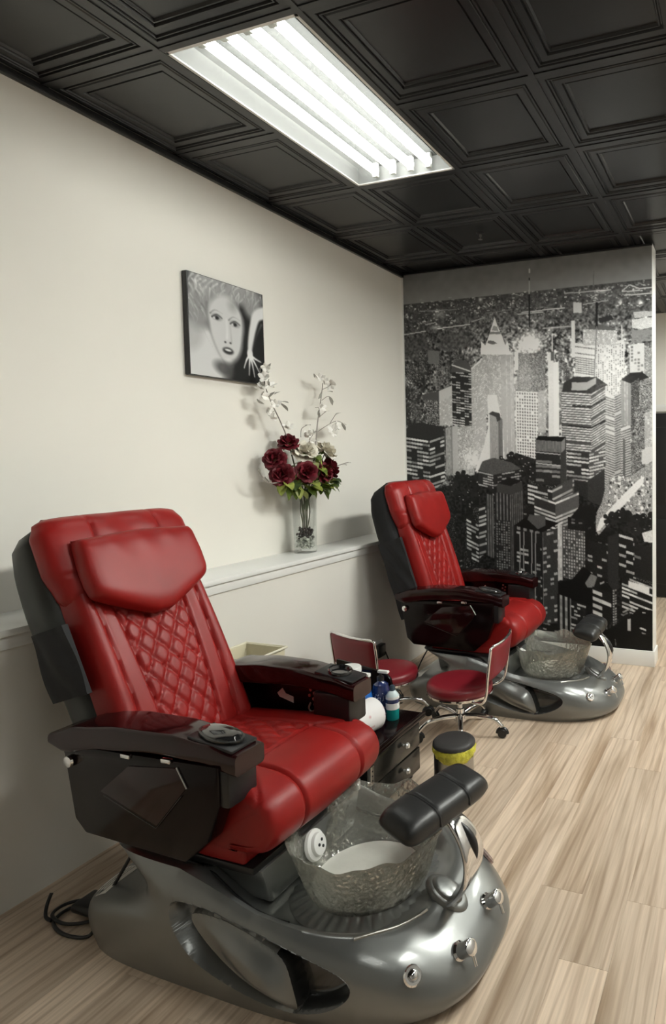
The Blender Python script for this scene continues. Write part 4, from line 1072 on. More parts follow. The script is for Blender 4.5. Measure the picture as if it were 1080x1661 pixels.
c1 = spa_chair(.91, radians(24.8), 'large red quilted leather pedicure chair in the foreground with silver foot bath base', SHELL, True, -14)
c2 = spa_chair(2.93, radians(18.5), 'smaller-looking red leather pedicure chair at the back, in front of the city mural', BLKF, False, 0)

# ------------------------------------------------------------------ low technician stools
def stool(x, y, phi, rb, label):
    """phi: direction (degrees) from the seat centre to the back panel; rb: turn of the wheel base"""
    r = empty('pedicure_stool', (x, y, 0)); tag(r, label, 'stool', 'burgundy stools on casters')
    lathe('seat', [(0, .250), (.160, .250), (.176, .258), (.182, .275), (.180, .292), (.170, .304), (.150, .310), (.08, .313), (0, .314)], BURG, r, 48, ang=60)
    lathe('seat_ring', [(.150, .238), (.176, .240), (.183, .247), (.183, .256), (.176, .259), (.150, .256)], CHROME, r, 48, cap=False)
    lathe('seat_plate', [(0, .228), (.07, .228), (.15, .240), (.15, .250), (0, .250)], BLK, r, 24)
    lathe('gas_lift', [(0, .075), (.024, .075), (.024, .150), (.015, .152), (.015, .230), (0, .230)], CHROME, r, 20)
    lathe('hub', [(0, .085), (.036, .085), (.038, .095), (.036, .118), (.028, .124), (0, .124)], CHROME, r, 24)
    for k in range(5):
        a = radians(rb+72*k); d = Vector((cos(a), sin(a), 0)); s = Vector((-sin(a), cos(a), 0))
        P = smoothpath([d*.025+Vector((0, 0, .108)), d*.11+Vector((0, 0, .112)), d*.19+Vector((0, 0, .100)), d*.235+Vector((0, 0, .062))], 6)
        V, F = tubeVF(P, [.017-.006*i/(len(P)-1) for i in range(len(P))], 10)
        leg = mesh('leg', V, F, CHROME, r)
        c = d*.238
        lathe('caster_stem', [(0, .045), (.007, .045), (.007, .072), (0, .072)], STEEL, leg, 10, c=c)
        for sg in (-1, 1):
            M = Matrix.Translation(c+Vector((0, 0, .025))+s*sg*.007) @ s.to_track_quat('Z', 'Y').to_matrix().to_4x4() @ Matrix.Translation((0, 0, -.006))
            lathe('caster_wheel', [(0, 0), (.008, 0), (.008, .002), (.022, .001), (.025, .004), (.025, .009), (.022, .012), (0, .012)], BLK, leg, 20, M=M)
        V, F = tubeVF([c+Vector((0, 0, .025))+d*.028*cos(q)+Vector((0, 0, .028*sin(q))) for q in [i*pi/10 for i in range(11)]], .010, 8)
        mesh('caster_hood', V, F, BLK, leg)
    # back panel with chrome frame
    Mz = Matrix.Rotation(radians(phi), 4, 'Z')
    def back(u, v, sg):
        yb = (2*u-1)*.178; zb = .368+.180*v
        e = (max(0, 1-abs(2*u-1)**10)*max(0, 1-abs(2*v-1)**8))**.5
        xo = .232+.03*(zb-.36)/.18 - .018*(abs(2*u-1)**2)
        return (xo+(-.020*e if sg > 0 else .012*e), yb, zb)
    V, F = grid_closed(24, 16, lambda u, v: back(u, v, 1), lambda u, v: back(u, v, -1), Mz)
    bk = mesh('back_panel', V, F, BURG, r, True, 70)
    hf_ = [(.09, .120, .244), (.165, .150, .246), (.208, .176, .29), (.226, .186, .42), (.240, .186, .525), (.243, .172, .553), (.262, .09, .557)]
    P = [(x, -y, z) for x, y, z in hf_]+[(.268, 0, .557)]+hf_[::-1]
    V, F = tubeVF([Mz @ p for p in smoothpath(P, 5)], .0075, 10)
    mesh('back_frame', V, F, CHROME, bk)
    return r
stool(1.150, 2.288, 5, 8, 'round burgundy stool with chrome back frame in front of the far chair, nearest the aisle')
stool(.655, 2.335, 254, 30, 'round burgundy stool half hidden behind the black trolley, closer to the wall')

# ------------------------------------------------------------------ black trolley with bottles
tr = empty('pedicure_trolley', (.78, 1.40, 0)); tag(tr, 'low black lacquered trolley cabinet with two drawers beside the foreground chair', 'trolley')
TX, TY, TZ = .385, .46, .300
bd = box('body', .012, TX-.020, .02, TY-.03, .030, TZ-.024, mat('black_lacquer', (.008, .008, .007), .18, spec=.4, vary=(6, .2)), tr, bev=.003)
box('top', 0, TX+.006, 0, TY+.006, TZ-.024, TZ-.004, LACQ, tr, bev=.005)
for (x0, x1, y0, y1) in ((0, TX+.006, 0, .010), (TX-.004, TX+.006, 0, TY+.006)): box('tray_rim', x0, x1, y0, y1, TZ-.006, TZ+.008, LACQ, tr, bev=.003)
for k, (za, zb) in enumerate(((.155, .268), (.040, .148))):
    d = box('drawer', TX-.022, TX-.004, .03, TY-.04, za, zb, mat('drawer_front', (.014, .013, .011), .2, spec=.4, vary=(5, .2)), tr, bev=.004)
    lathe('drawer_knob', [(0, 0), (.006, 0), (.006, .010), (.013, .016), (.015, .022), (.010, .030), (0, .032)], mat('crystal', (.75, .75, .72), .05, metal=.6), d, 8, c=(TX-.004, .27, (za+zb)/2+.01), M=Matrix.Rotation(pi/2, 4, 'Y'))
bh = box('hinge_plate', TX-.018, TX-.0, .004, .028, .165, .245, STEEL, tr, bev=.002)
for z in (.185, .205, .225): lathe('hinge_screw', [(0, 0), (.004, 0), (.003, .002), (0, .002)], BLK, bh, 8, c=(TX, .016, z), M=Matrix.Rotation(pi/2, 4, 'Y'))
# raised curved guard at the back of the trolley top
gp = [(-.10, .0), (.222, .0), (.222, .120), (.212, .158), (.188, .180), (.15, .190), (-.10, .225)]
prism('back_guard', [(x, TZ-.006+z) for x, z in gp], 'y', TY-.022, TY-.004, LACQ, tr, bev=.005)
for (x, y) in ((.04, .05), (TX-.05, .05), (.04, TY-.06), (TX-.05, TY-.06)):
    lathe('caster', [(0, 0), (.012, 0), (.014, .006), (.014, .024), (.010, .034), (0, .034)], BLK, tr, 14, c=(x, y, 0))

ZT = TZ-.004
def bottle(name, x, y, prof, m, label, n=28, caps=(), group='bottles on the black trolley', z=ZT):
    e = empty(name, (x, y, z)); tag(e, label, 'bottle', group)
    b = lathe('body', prof, m, e, n)
    for nm, pr, mm in caps: lathe(nm, pr, mm, e, 20)
    return e
BLUE = mat('blue_plastic', (.02, .14, .48), .22, coat=.5, vary=(15, .15))
NAVY = mat('navy_plastic', (.010, .022, .10), .2, coat=.6, vary=(15, .3))
TEAL = mat('teal_gel', (.01, .26, .25), .15, coat=.6, vary=(15, .1))
CLR = mat('clear_plastic', (.62, .72, .74), .12, coat=.5, vary=(15, .08))
s1 = bottle('sanitizer_bottle', 1.055, 1.757, [(0, 0), (.028, 0), (.031, .004), (.031, .062), (.031, .062)], TEAL, 'small clear hand sanitizer bottle with teal gel and white label, front corner of trolley', caps=(
    ('upper_body', [(.031, .062), (.031, .100), (.029, .118), (.018, .132), (.011, .138), (0, .138)], CLR), ('cap', [(.012, .136), (.014, .138), (.014, .152), (.010, .160), (0, .160)], mat('dark_cap', (.03, .05, .07), .3))))
lathe('label_band', [(.0315, .052), (.0318, .052), (.0318, .112), (.0315, .112)], WPL, s1, 28, cap=False)
lathe('label_print', [(.0320, .082), (.0322, .082), (.0322, .100), (.0320, .100)], NAVY, s1, 28, cap=False)
s2 = bottle('lotion_bottle', .982, 1.772, [(0, 0), (.036, 0), (.040, .005), (.040, .125), (.034, .155), (.016, .168), (.014, .175), (0, .175)], NAVY, 'dark navy speckled pump bottle between the blue bottle and the sanitizer', caps=(
    ('collar', [(.015, .172), (.017, .172), (.017, .190), (.006, .194), (.006, .215), (0, .215)], BLK),))
box('pump_head', -.012, .045, -.011, .011, .208, .222, WPL, s2, bev=.005)
rs = random.Random(5)
def flat_dots(parent, n):
    V = []; F = []
    for k in range(n):
        a = rs.uniform(-2.2, .9); z = rs.uniform(.02, .12); s = rs.uniform(.0014, .0032); r_ = .0404
        c = Vector((r_*cos(a), r_*sin(a), z)); t = Vector((-sin(a), cos(a), 0)); o = len(V)
        V += [c-t*s, c+Vector((0, 0, -s*1.4)), c+t*s, c+Vector((0, 0, s*1.4))]; F.append((o, o+1, o+2, o+3))
    ob = mesh('label_speckle', V, F, mat('silver_ink', (.45, .5, .6), .4), parent, False); return ob
flat_dots(s2, 70)
s3 = bottle('spray_bottle', .928, 1.705, [(0, 0), (.040, 0), (.044, .006), (.044, .110), (.036, .150), (.018, .175), (.014, .185), (0, .185)], BLUE, 'bright blue bottle with white cap, partly behind the armrest', caps=(
    ('cap', [(.016, .180), (.019, .182), (.019, .205), (.014, .212), (0, .213)], WPL),))
box('nozzle', -.014, .040, -.012, .012, .206, .226, WPL, s3, bev=.006)
jr = empty('cream_jar', (.80, 1.79, ZT)); tag(jr, 'jar with white lid at the back of the trolley next to the curved guard', 'jar')
lathe('jar_body', [(0, 0), (.046, 0), (.05, .005), (.05, .185), (.046, .190), (0, .190)], BLUE, jr, 28)
lathe('jar_lid', [(.050, .186), (.053, .188), (.053, .208), (.049, .214), (0, .215)], WPL, jr, 28)
# folded white towel roll leaning on the tray
def towel():
    e = empty('paper_towel_roll', (1.015, 1.560, ZT)); tag(e, 'white paper towel roll with faint pink print on the trolley beside the seat', 'paper roll')
    m = bpy.data.materials.new('printed_paper'); m.use_nodes = True; nt = m.node_tree; b = nt.nodes['Principled BSDF']; N = nt.nodes.new
    tc = N('ShaderNodeTexCoord'); vo = N('ShaderNodeTexVoronoi'); vo.inputs['Scale'].default_value = 30; nt.links.new(tc.outputs['Object'], vo.inputs['Vector'])
    rp = N('ShaderNodeValToRGB'); rp.color_ramp.elements[0].position = .06; rp.color_ramp.elements[0].color = (.62, .38, .40, 1); rp.color_ramp.elements[1].position = .28; rp.color_ramp.elements[1].color = (.80, .78, .78, 1)
    nt.links.new(vo.outputs['Distance'], rp.inputs[0]); nt.links.new(rp.outputs[0], b.inputs['Base Color']); b.inputs['Roughness'].default_value = .85
    Mr = Matrix.Translation((0, 0, .072)) @ Matrix.Rotation(radians(78), 4, 'Z') @ Matrix.Rotation(pi/2, 4, 'Y') @ Matrix.Translation((0, 0, -.085))
    lathe('roll', [(.020, 0), (.066, 0), (.072, .006), (.072, .164), (.066, .17), (.020, .17)], m, e, 40, M=Mr, cap=False)
    lathe('core', [(.020, 0), (.018, 0), (.018, .17), (.020, .17)], mat('pink_core', (.55, .25, .25), .8), e, 24, M=Mr, cap=False)
towel()

# ------------------------------------------------------------------ pedal bin with yellow liner
bn = empty('waste_bin', (1.385, 1.735, 0)); tag(bn, 'small round steel waste bin with black lid and yellow bag showing', 'bin')
lathe('body', [(0, 0), (.090, 0), (.093, .004), (.093, .020), (.089, .022), (.089, .240), (0, .240)], STEEL, bn, 40)
V = []; F = []
for j, z in enumerate((.022, .232)):
    for i in range(13): a = radians(118+i*10.5); V.append((.0915*cos(a), .0915*sin(a), z))
for j, z in enumerate((.022, .232)):
    for i in range(13): a = radians(118+i*10.5); V.append((.0885*cos(a), .0885*sin(a), z))
for i in range(12): F += [(i, i+1, 13+i+1, 13+i), (26+i, 39+i, 39+i+1, 26+i+1), (13+i, 13+i+1, 39+i+1, 39+i), (i, 26+i, 27+i, i+1)]
F += [(0, 13, 39, 26), (12, 38, 51, 25)]
mesh('hinge_cover', V, F, BLK, bn)
lathe('lid', [(0, .258), (.070, .257), (.088, .252), (.096, .244), (.097, .234), (.093, .230), (0, .230)], mat('grey_black_lid', (.030, .028, .028), .55, vary=(8, .1)), bn, 40)
V = []; F = []; n = 40
for j in range(6):
    for i in range(n+1):
        a = radians(-150+i*190/n); t = i/n
        dpt = .018+.045*sin(pi*t)**.8
        r_ = .0925+.006*sin(pi*j/5)+.0022*sin(37*t*6.28/6+j*1.7)+.002*sin(90*t)
        V.append((r_*cos(a), r_*sin(a), .236-dpt*j/5))
for j in range(5):
    for i in range(n): F.append((j*(n+1)+i, j*(n+1)+i+1, (j+1)*(n+1)+i+1, (j+1)*(n+1)+i))
lin = mesh('bin_liner', V, F, mat('yellow_bag', (.62, .58, .06), .35, bump=(60, .8, .01), vary=(25, .35)), bn, True, 60)
so = lin.modifiers.new('thick', 'SOLIDIFY'); so.thickness = .002

# cream bin behind the foreground chair
cb = empty('cream_bin', (.285, 1.36, 0)); tag(cb, 'cream plastic open bin standing against the half wall behind the foreground chair', 'bin')
bx0, bx1, by0, by1, bz = 0, .235, 0, .30, .615
V = []; F = []
ringz = [(0, .02), (bz, 0), (bz+.004, -.008), (bz+.004, .006), (bz-.02, .008), (.02, .028)]
for z, i in ringz: V += [(bx0+i, by0+i, z), (bx1-i, by0+i, z), (bx1-i, by1-i, z), (bx0+i, by1-i, z)]
for k in range(len(ringz)-1):
    for j in range(4): F.append((k*4+j, k*4+(j+1) % 4, (k+1)*4+(j+1) % 4, (k+1)*4+j))
F.append((0, 1, 2, 3)); F.append(tuple(range(20, 24)))
mesh('bin_body', V, F, CREAM, cb, True, 30)
tube('bin_rim', [(bx0-.006, by0-.006, bz+.004), (bx1+.006, by0-.006, bz+.004), (bx1+.006, by1+.006, bz+.004), (bx0-.006, by1+.006, bz+.004)], .006, mat('cream_rim', (.75, .71, .58), .45, vary=(8, .03)), cb, 8, closed=True)

def under(o, root):
    o.parent = root; o.matrix_parent_inverse = Matrix.Translation(-Vector(root.location))
# power adapter and outlet on the half wall, cords
ad = empty('power_adapter', (XW, 2.855, .22)); tag(ad, 'black power adapter plugged in low on the half wall behind the stool', 'adapter')
box('outlet_plate', 0, .006, -.06, .06, -.06, .06, WHITE, ad, bev=.002)
box('adapter_body', .006, .045, -.045, .040, -.045, .040, BLK, ad, bev=.006)
c_ = tube('power_cord', [(.296, 2.89, .20), (.33, 2.91, .10), (.40, 2.93, .012), (.50, 2.87, .008), (.56, 2.80, .06), (.66, 2.74, .22), (.72, 2.72, .31)], .0045, BLK, None, 8, k=8); under(c_, c2)
P = [(.80, .66, .32), (.76, .65, .25), (.705, .62, .14), (.66, .60, .03), (.63, .585, .007), (.55, .575, .007), (.47, .60, .008), (.455, .655, .008), (.50, .69, .009), (.58, .68, .011), (.60, .64, .016), (.53, .60, .016), (.44, .615, .014), (.43, .67, .012), (.49, .72, .008), (.58, .74, .007), (.66, .76, .007)]
c_ = tube('power_cord', P, .0055, BLK, None, 8, k=8); under(c_, c1)
ct = tube('cord_end', [(.46, .60, .010), (.425, .605, .012), (.40, .625, .030), (.395, .645, .060)], .0055, BLK, c_, 8, k=6)
bx = box('transformer_box', .50, .62, .63, .72, 0.022, .052, BLK, None, bev=.012, seg=3); tag(bx, 'small black transformer box lying in the cord loop by the half wall', 'adapter')

# ------------------------------------------------------------------ glass vase with flowers
def glass_mat():
    m = bpy.data.materials.new('clear_glass'); m.use_nodes = True; nt = m.node_tree; N = nt.nodes.new; Lk = nt.links.new
    nt.nodes.remove(nt.nodes['Principled BSDF']); out = nt.nodes['Material Output']
    t = N('ShaderNodeBsdfTransparent'); t.inputs[0].default_value = (.975, .985, .98, 1); g = N('ShaderNodeBsdfGlossy'); g.inputs['Roughness'].default_value = .03
    lw = N('ShaderNodeLayerWeight'); lw.inputs[0].default_value = .35; mx = N('ShaderNodeMixShader')
    ml = N('ShaderNodeMath'); ml.operation = 'MULTIPLY'; ml.inputs[1].default_value = .35; Lk(lw.outputs['Fresnel'], ml.inputs[0]); Lk(ml.outputs[0], mx.inputs[0]); Lk(t.outputs[0], mx.inputs[1]); Lk(g.outputs[0], mx.inputs[2]); Lk(mx.outputs[0], out.inputs[0])
    return m
GLASS = glass_mat()
VX, VY = .125, 2.315
vs = empty('glass_vase', (VX, VY, ZL), radians(12)); tag(vs, 'tall square clear glass vase with pebbles standing on the white ledge', 'vase')
V = []; F = []
rings = [(.048, 0), (.050, .004), (.056, .37), (.0525, .37), (.0465, .022), (.0, .022)]
def rsq(h, z, k=.010):
    out = []
    for (sx, sy, a0) in ((1, 1, 0), (-1, 1, 90), (-1, -1, 180), (1, -1, 270)):
        for q in range(4): a = radians(a0+30*q); out.append((sx*(h-k)+k*cos(a), sy*(h-k)+k*sin(a), z))
    return out
for h, z in rings: V += rsq(max(h, .0101), z)
for j in range(len(rings)-1):
    for i in range(16): k = (i+1) % 16; F.append((j*16+i, j*16+k, (j+1)*16+k, (j+1)*16+i))
F.append(tuple(range(16))); F.append(tuple(80+i for i in range(16)))
mesh('vase_glass', V, F, GLASS, vs, True, 30)
def pebbles(name, n, z0, z1, m, label, seed):
    r = random.Random(seed); V = []; F = []
    ico = bmesh.new(); bmesh.ops.create_icosphere(ico, subdivisions=1, radius=1); iv = [v.co.copy() for v in ico.verts]; fi = [tuple(v.index for v in f.verts) for f in ico.faces]; ico.free()
    for k in range(n):
        c = Vector((r.uniform(-.036, .036), r.uniform(-.036, .036), r.uniform(z0, z1))); s = [r.uniform(.006, .011) for _ in range(3)]; o = len(V)
        q = Matrix.Rotation(r.uniform(0, 3), 3, Vector((r.random(), r.random(), r.random()+.1)))
        V += [q @ Vector((v.x*s[0], v.y*s[1], v.z*s[2]))+c for v in iv]; F += [tuple(i+o for i in f) for f in fi]
    me = bpy.data.meshes.new(name); me.from_pydata([tuple(v) for v in V], [], F); o = link(name, me, m, None, True, 60)
    o.location = (VX, VY, ZL); o.rotation_euler[2] = radians(12); tag(o, label, 'pebbles', kind='stuff')
pebbles('clear_pebbles', 210, .032, .095, mat('clear_pebble', (.55, .56, .50), .12, coat=.6, vary=(60, .4)), 'clear and pale glass pebbles filling the bottom of the square vase', 1)
pebbles('dark_pebbles', 90, .085, .150, mat('dark_pebble', (.05, .035, .035), .25, vary=(60, .6)), 'dark pebbles around the stems above the clear ones in the vase', 2)

def petal(w_, l, cup, curl, nu=5, nv=5):
    """rows from base to tip in local x (width), y (out), z (up)"""
    V = []; F = []
    for j in range(nv+1):
        v = j/nv; wd = w_*sin(pi*min(1, .12+.80*v))**.7
        for i in range(nu+1):
            u = 2*i/nu-1; V.append(Vector((u*wd, cup*v*(1-.2*v)+curl*max(0, v-.7)*3*(.6+.4*abs(u))-.25*w_*u*u*(1-.6*v)*-1, l*v*(1-.12*u*u))))
    for j in range(nv):
        for i in range(nu): a = j*(nu+1)+i; F.append((a, a+1, a+nu+2, a+nu+1))
    return V, F
def rose_bloom(size, seed):
    r = random.Random(seed); parts = []
    for ring, (n, l, cup, w_, curl, tilt) in enumerate(((3, .75, .10, .30, -.06, .0), (4, .82, .22, .40, .0, .12), (5, .85, .36, .50, .07, .30), (6, .80, .50, .56, .13, .55), (6, .66, .60, .58, .18, .85))):
        for k in range(n):
            V, F = petal(w_*size, l*size, cup*size, curl*size)
            a = 2*pi*k/n+ring*.6+r.uniform(-.2, .2)
            M = Matrix.Rotation(a, 4, 'Z') @ Matrix.Translation((0, .05*size*(ring+1)*.6, -.05*size*ring)) @ Matrix.Rotation(-tilt+r.uniform(-.1, .1), 4, 'X')
            parts.append(([M @ v for v in V], F))
    return merge(parts)
def leaf_vf(l, w_, droop, nv=8, fold=.25):
    V = []; F = []
    for j in range(nv+1):
        v = j/nv; wd = w_*sin(pi*min(1., v*.97+.015))**.8
        for i in range(5):
            u = i/2-1; V.append(Vector((u*wd, l*v, -droop*l*v*v+fold*wd*abs(u)+.06*wd*sin(9*v)*u)))
    for j in range(nv):
        for i in range(4): a = j*5+i; F.append((a, a+1, a+6, a+5))
    return V, F
PET_R = mat('red_petal', (.13, .004, .012), .6, vary=(40, .35)); PET_W = mat('cream_petal', (.74, .70, .60), .6, vary=(40, .08))
LEAFM = [mat('rose_leaf', (.10, .15, .022), .45, vary=(30, .4)), mat('pale_rose_leaf', (.26, .30, .06), .45, vary=(30, .3)), mat('dark_rose_leaf', (.035, .06, .012), .5, vary=(30, .4))]
STEM = mat('stem_green', (.06, .075, .03), .6, vary=(20, .3)); TWIG = mat('grey_twig', (.30, .27, .24), .7, vary=(20, .2)); BLOS = mat('white_blossom', (.88, .86, .82), .55, vary=(30, .06)); SILK = mat('grey_green_leaf', (.42, .41, .37), .55, vary=(30, .2))
def orient(d): return Vector(d).normalized().to_track_quat('Z', 'Y').to_matrix().to_4x4()
BASE = Vector((VX, VY, ZL+.10))
def rose(p, d, size, m, label, seed, nleaf=3):
    p = Vector(p); e = empty('rose', p); tag(e, label, 'rose', 'roses in the glass vase')
    V, F = rose_bloom(size, seed); M = orient(d)
    o = mesh('bloom', [M @ v for v in V], F, m, e, True, 80)
    for k in range(5):
        V, F = leaf_vf(size*.7, size*.14, .8); Mk = M @ Matrix.Rotation(2*pi*k/5, 4, 'Z') @ Matrix.Translation((0, .02*size, -.05*size))
        mesh('sepal', [Mk @ v for v in V], F, LEAFM[0], o, True, 80)
    neck = Vector((VX+(p.x-VX)*.25, VY+(p.y-VY)*.22, ZL+.36))
    r_ = random.Random(seed); foot = BASE+Vector((r_.uniform(-.02, .02), r_.uniform(-.02, .02), r_.uniform(-.03, .03)))
    tube('stem', [(foot-p), ((neck+foot)/2-p)+Vector((r_.uniform(-.008, .008), r_.uniform(-.008, .008), 0)), neck-p, Vector((0, 0, 0))-Vector(d).normalized()*.0], .0032, STEM, e, 6, k=5)
    for k in range(nleaf):
        t = r_.uniform(.15, .7); q = neck.lerp(p, t)-p; az = r_.uniform(0, 2*pi) if k else atan2(p.y-VY, p.x-VX)
        V, F = leaf_vf(r_.uniform(.055, .08), r_.uniform(.020, .030), r_.uniform(.2, .8)); Mk = Matrix.Translation(q) @ Matrix.Rotation(az-pi/2, 4, 'Z') @ Matrix.Rotation(r_.uniform(-.2, .5), 4, 'X')
        if min((Mk @ v).x+p.x for v in V) < .006: Mk = Matrix.Translation(q) @ Matrix.Rotation(-az-pi/2+pi, 4, 'Z')
        if min((Mk @ v).x+p.x for v in V) < .006: Mk = Matrix.Translation(q) @ Matrix.Rotation(-pi/2+r_.uniform(-.8, .8), 4, 'Z')
        mesh('leaf', [Mk @ v for v in V], F, LEAFM[r_.randint(0, 2)], e, True, 80)
def roseat(x, y, z, size, m, label, seed, nleaf=3):
    d = (x-VX+.075, (y-VY)*.7-.035, (z-(ZL+.46))*.9+.02); rose((x, y, z), d, size, m, label, seed, nleaf)
roseat(.115, 2.085, 1.535, .066, PET_R, 'dark red rose at the upper left edge of the bouquet', 1)
roseat(.145, 2.105, 1.445, .070, PET_R, 'dark red rose at the lower left edge of the bouquet', 2)
roseat(.205, 2.245, 1.455, .068, PET_R, 'dark red rose at the front centre of the bouquet, above the leaves', 3, 4)
roseat(.190, 2.425, 1.445, .066, PET_R, 'dark red rose right of centre, low in the bouquet', 4, 4)
roseat(.140, 2.535, 1.470, .078, PET_R, 'large dark red rose at the right edge of the bouquet', 5)
roseat(.105, 2.215, 1.630, .062, PET_R, 'dark red rose at the top of the bouquet behind the cream rose', 6)
roseat(.165, 2.290, 1.575, .078, PET_W, 'cream white rose in the upper middle of the bouquet', 7)
roseat(.140, 2.510, 1.580, .074, PET_W, 'cream white rose at the upper right of the bouquet', 8)
# a skirt of rose leaves over the rim: separate leafy sprigs
rl = random.Random(21)
for (dy, dx, dz, wh) in ((-.19, .02, .0, 'at the far left of the bouquet'), (-.11, .05, -.01, 'left of the vase rim'), (-.03, .07, -.02, 'hanging over the front of the vase rim'), (.05, .06, -.01, 'right of the middle of the vase rim'), (.12, .05, .0, 'right of the vase rim'), (.20, .03, .01, 'at the far right of the bouquet'), (.02, .05, .16, 'between the cream roses'), (-.07, .03, .10, 'between the dark red roses on the left'), (.08, .05, .09, 'between the dark red roses on the right')):
    o_ = Vector((VX+dx, VY+dy, ZL+.405+dz)); e = empty('leaf_sprig', o_); tag(e, 'green rose leaf sprig '+wh, 'leaves', 'leaf sprigs in the bouquet')
    for j in range(6):
        az = rl.uniform(-1.7, 1.5); h = rl.uniform(-.02, .03); ln_ = rl.uniform(.05, .085)
        V, F = leaf_vf(ln_, ln_*.40, rl.uniform(.1, .9)); Mk = Matrix.Translation((.008*cos(az), .008*sin(az), h)) @ Matrix.Rotation(az-pi/2, 4, 'Z') @ Matrix.Rotation(rl.uniform(-.7, .5), 4, 'X')
        W = [Mk @ v for v in V]
        if min(v.x for v in W)+o_.x < .006: continue
        mesh('leaf', W, F, LEAFM[rl.choice((0, 0, 1, 1, 2))], e, True, 80)
    tube('stem', [BASE-o_, Vector((VX+dx*.3, VY+dy*.18, ZL+.33))-o_, Vector((VX+dx*.6, VY+dy*.5, ZL+.385))-o_, Vector((0, 0, 0))], .0028, STEM, e, 6, k=4)
# white blossom branches
def branch(path, blos, twigs, label, seed, leaves=()):
    p0 = Vector(path[0]); e = empty('blossom_branch', p0); tag(e, label, 'branch', 'white blossom branches'); r_ = random.Random(seed)
    P = smoothpath(path, 6); tube('twig', [p-p0 for p in P], [.0044-.002*i/(len(P)-1) for i in range(len(P))], TWIG, e, 6)
    for tw in twigs: tube('twig', [Vector(q)-p0 for q in tw], .0022, TWIG, e, 5, k=4)
    for (x, y, z, s) in blos:
        parts = []; s *= 1.4
        M = orient((r_.uniform(.3, 1), r_.uniform(-.6, .6), r_.uniform(-.3, .9)))
        for k in range(5):
            V, F = petal(.34*s, .85*s, .45*s, .1*s, 4, 4); Mk = M @ Matrix.Rotation(2*pi*k/5+r_.uniform(-.2, .2), 4, 'Z') @ Matrix.Rotation(-.35+r_.uniform(-.3, .3), 4, 'X'); parts.append(([Mk @ v for v in V], F))
        V, F = merge(parts); c = Vector((max(x, s*1.1+.004), y, z))-p0
        mesh('blossom', [v+c for v in V], F, BLOS, e, True, 80)
    for (x, y, z, ay, az, l) in leaves:
        V, F = leaf_vf(l, l*.22, .2); Mk = Matrix.Translation(Vector((x, y, z))-p0) @ Matrix.Rotation(ay, 4, 'X')
        mesh('leaf', [Mk @ v for v in V], F, SILK, e, True, 80)
X_ = .10
branch([(VX, VY-.01, ZL+.12), (.118, 2.29, ZL+.36), (.105, 2.22, 1.62), (.095, 2.165, 1.75), (.085, 2.10, 1.87), (.075, 2.05, 2.00), (.07, 2.045, 2.04)],
       [(.10, 2.045, 1.985, .030), (.09, 2.03, 1.925, .034), (.10, 2.085, 1.945, .032), (.10, 2.02, 1.885, .032), (.10, 2.055, 1.80, .034), (.11, 2.07, 1.765, .030), (.11, 2.115, 1.845, .028), (.12, 2.20, 1.715, .030), (.11, 2.05, 2.04, .026)],
       [[(.085, 2.10, 1.87), (.10, 2.15, 1.86), (.105, 2.19, 1.845)], [(.09, 2.13, 1.81), (.10, 2.08, 1.79), (.10, 2.055, 1.80)]],
       'white blossom branch leaning left towards the canvas picture', 31,
       [(.10, 2.16, 1.86, .2, 0, .07), (.10, 2.17, 1.85, -.4, 0, .065), (.08, 2.10, 1.88, .9, 0, .06), (.09, 2.06, 1.93, 2.4, 0, .06), (.10, 2.07, 2.03, 1.2, 0, .05), (.09, 2.05, 1.84, 2.9, 0, .06), (.1, 2.12, 1.90, .6, 0, .05)])
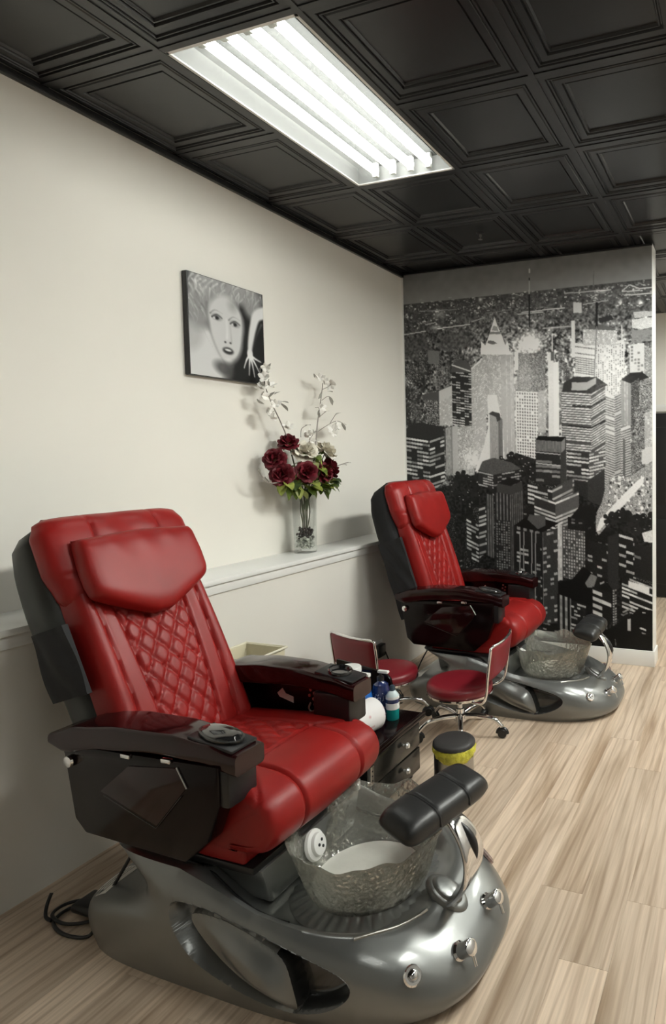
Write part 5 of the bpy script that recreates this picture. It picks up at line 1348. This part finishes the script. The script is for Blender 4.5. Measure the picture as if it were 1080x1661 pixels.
branch([(VX+.01, VY+.01, ZL+.12), (.125, 2.35, ZL+.37), (.115, 2.44, 1.60), (.11, 2.475, 1.75), (.105, 2.515, 1.88), (.10, 2.545, 1.98), (.10, 2.55, 2.01)],
       [(.11, 2.515, 2.035, .030), (.11, 2.545, 2.03, .026), (.11, 2.62, 2.01, .034), (.11, 2.505, 1.855, .032), (.11, 2.63, 1.715, .032), (.11, 2.65, 1.74, .030), (.12, 2.615, 1.69, .026), (.10, 2.76, 1.755, .014)],
       [[(.11, 2.475, 1.70), (.11, 2.56, 1.74), (.11, 2.66, 1.775), (.11, 2.73, 1.765), (.10, 2.77, 1.74)], [(.11, 2.60, 1.76), (.11, 2.63, 1.79), (.11, 2.66, 1.82)], [(.105, 2.53, 1.90), (.11, 2.59, 1.93), (.11, 2.64, 1.90)], [(.10, 2.545, 1.97), (.11, 2.59, 1.99), (.11, 2.62, 2.01)], [(.11, 2.49, 1.79), (.11, 2.54, 1.82), (.11, 2.56, 1.83)], [(.11, 2.50, 1.84), (.11, 2.49, 1.85), (.11, 2.46, 1.85)]],
       'tall white blossom branch rising upright on the right of the bouquet', 32,
       [(.11, 2.66, 1.815, .5, 0, .06), (.11, 2.72, 1.765, -.7, 0, .06), (.11, 2.60, 1.93, -.9, 0, .06), (.11, 2.58, 1.96, .2, 0, .055), (.10, 2.50, 2.03, 2.6, 0, .045), (.10, 2.53, 1.95, -1.9, 0, .05), (.11, 2.545, 1.825, .4, 0, .05), (.11, 2.50, 1.79, 2.0, 0, .045)])
branch([(VX-.01, VY, ZL+.12), (.13, 2.32, ZL+.37), (.16, 2.33, 1.60), (.16, 2.34, 1.68), (.15, 2.35, 1.70)],
       [(.15, 2.305, 1.665, .028), (.16, 2.33, 1.685, .026), (.15, 2.355, 1.64, .024)], [[(.15, 2.27, 1.66), (.14, 2.29, 1.71), (.14, 2.34, 1.735)], [(.15, 2.36, 1.66), (.15, 2.385, 1.69), (.15, 2.38, 1.71)]],
       'short white blossom twig in the middle of the bouquet behind the cream rose', 33, [(.14, 2.32, 1.73, .3, 0, .055), (.15, 2.385, 1.68, .9, 0, .04)])
branch([(VX+.01, VY-.01, ZL+.14), (.135, 2.29, ZL+.36), (.15, 2.17, 1.40), (.14, 2.02, 1.40), (.13, 1.97, 1.44), (.13, 1.945, 1.47)], [], [], 'thin bare grey twig sticking out at the lower left of the bouquet', 34, [(.13, 1.965, 1.445, 2.2, 0, .045), (.135, 2.02, 1.40, 2.5, 0, .05)])
branch([(VX+.01, VY+.01, ZL+.14), (.135, 2.34, ZL+.36), (.13, 2.52, 1.45), (.12, 2.68, 1.49), (.12, 2.77, 1.505)], [], [], 'thin bare grey twig sticking out at the right of the bouquet', 35, [(.12, 2.70, 1.49, .1, 0, .05), (.12, 2.75, 1.50, .2, 0, .045)])
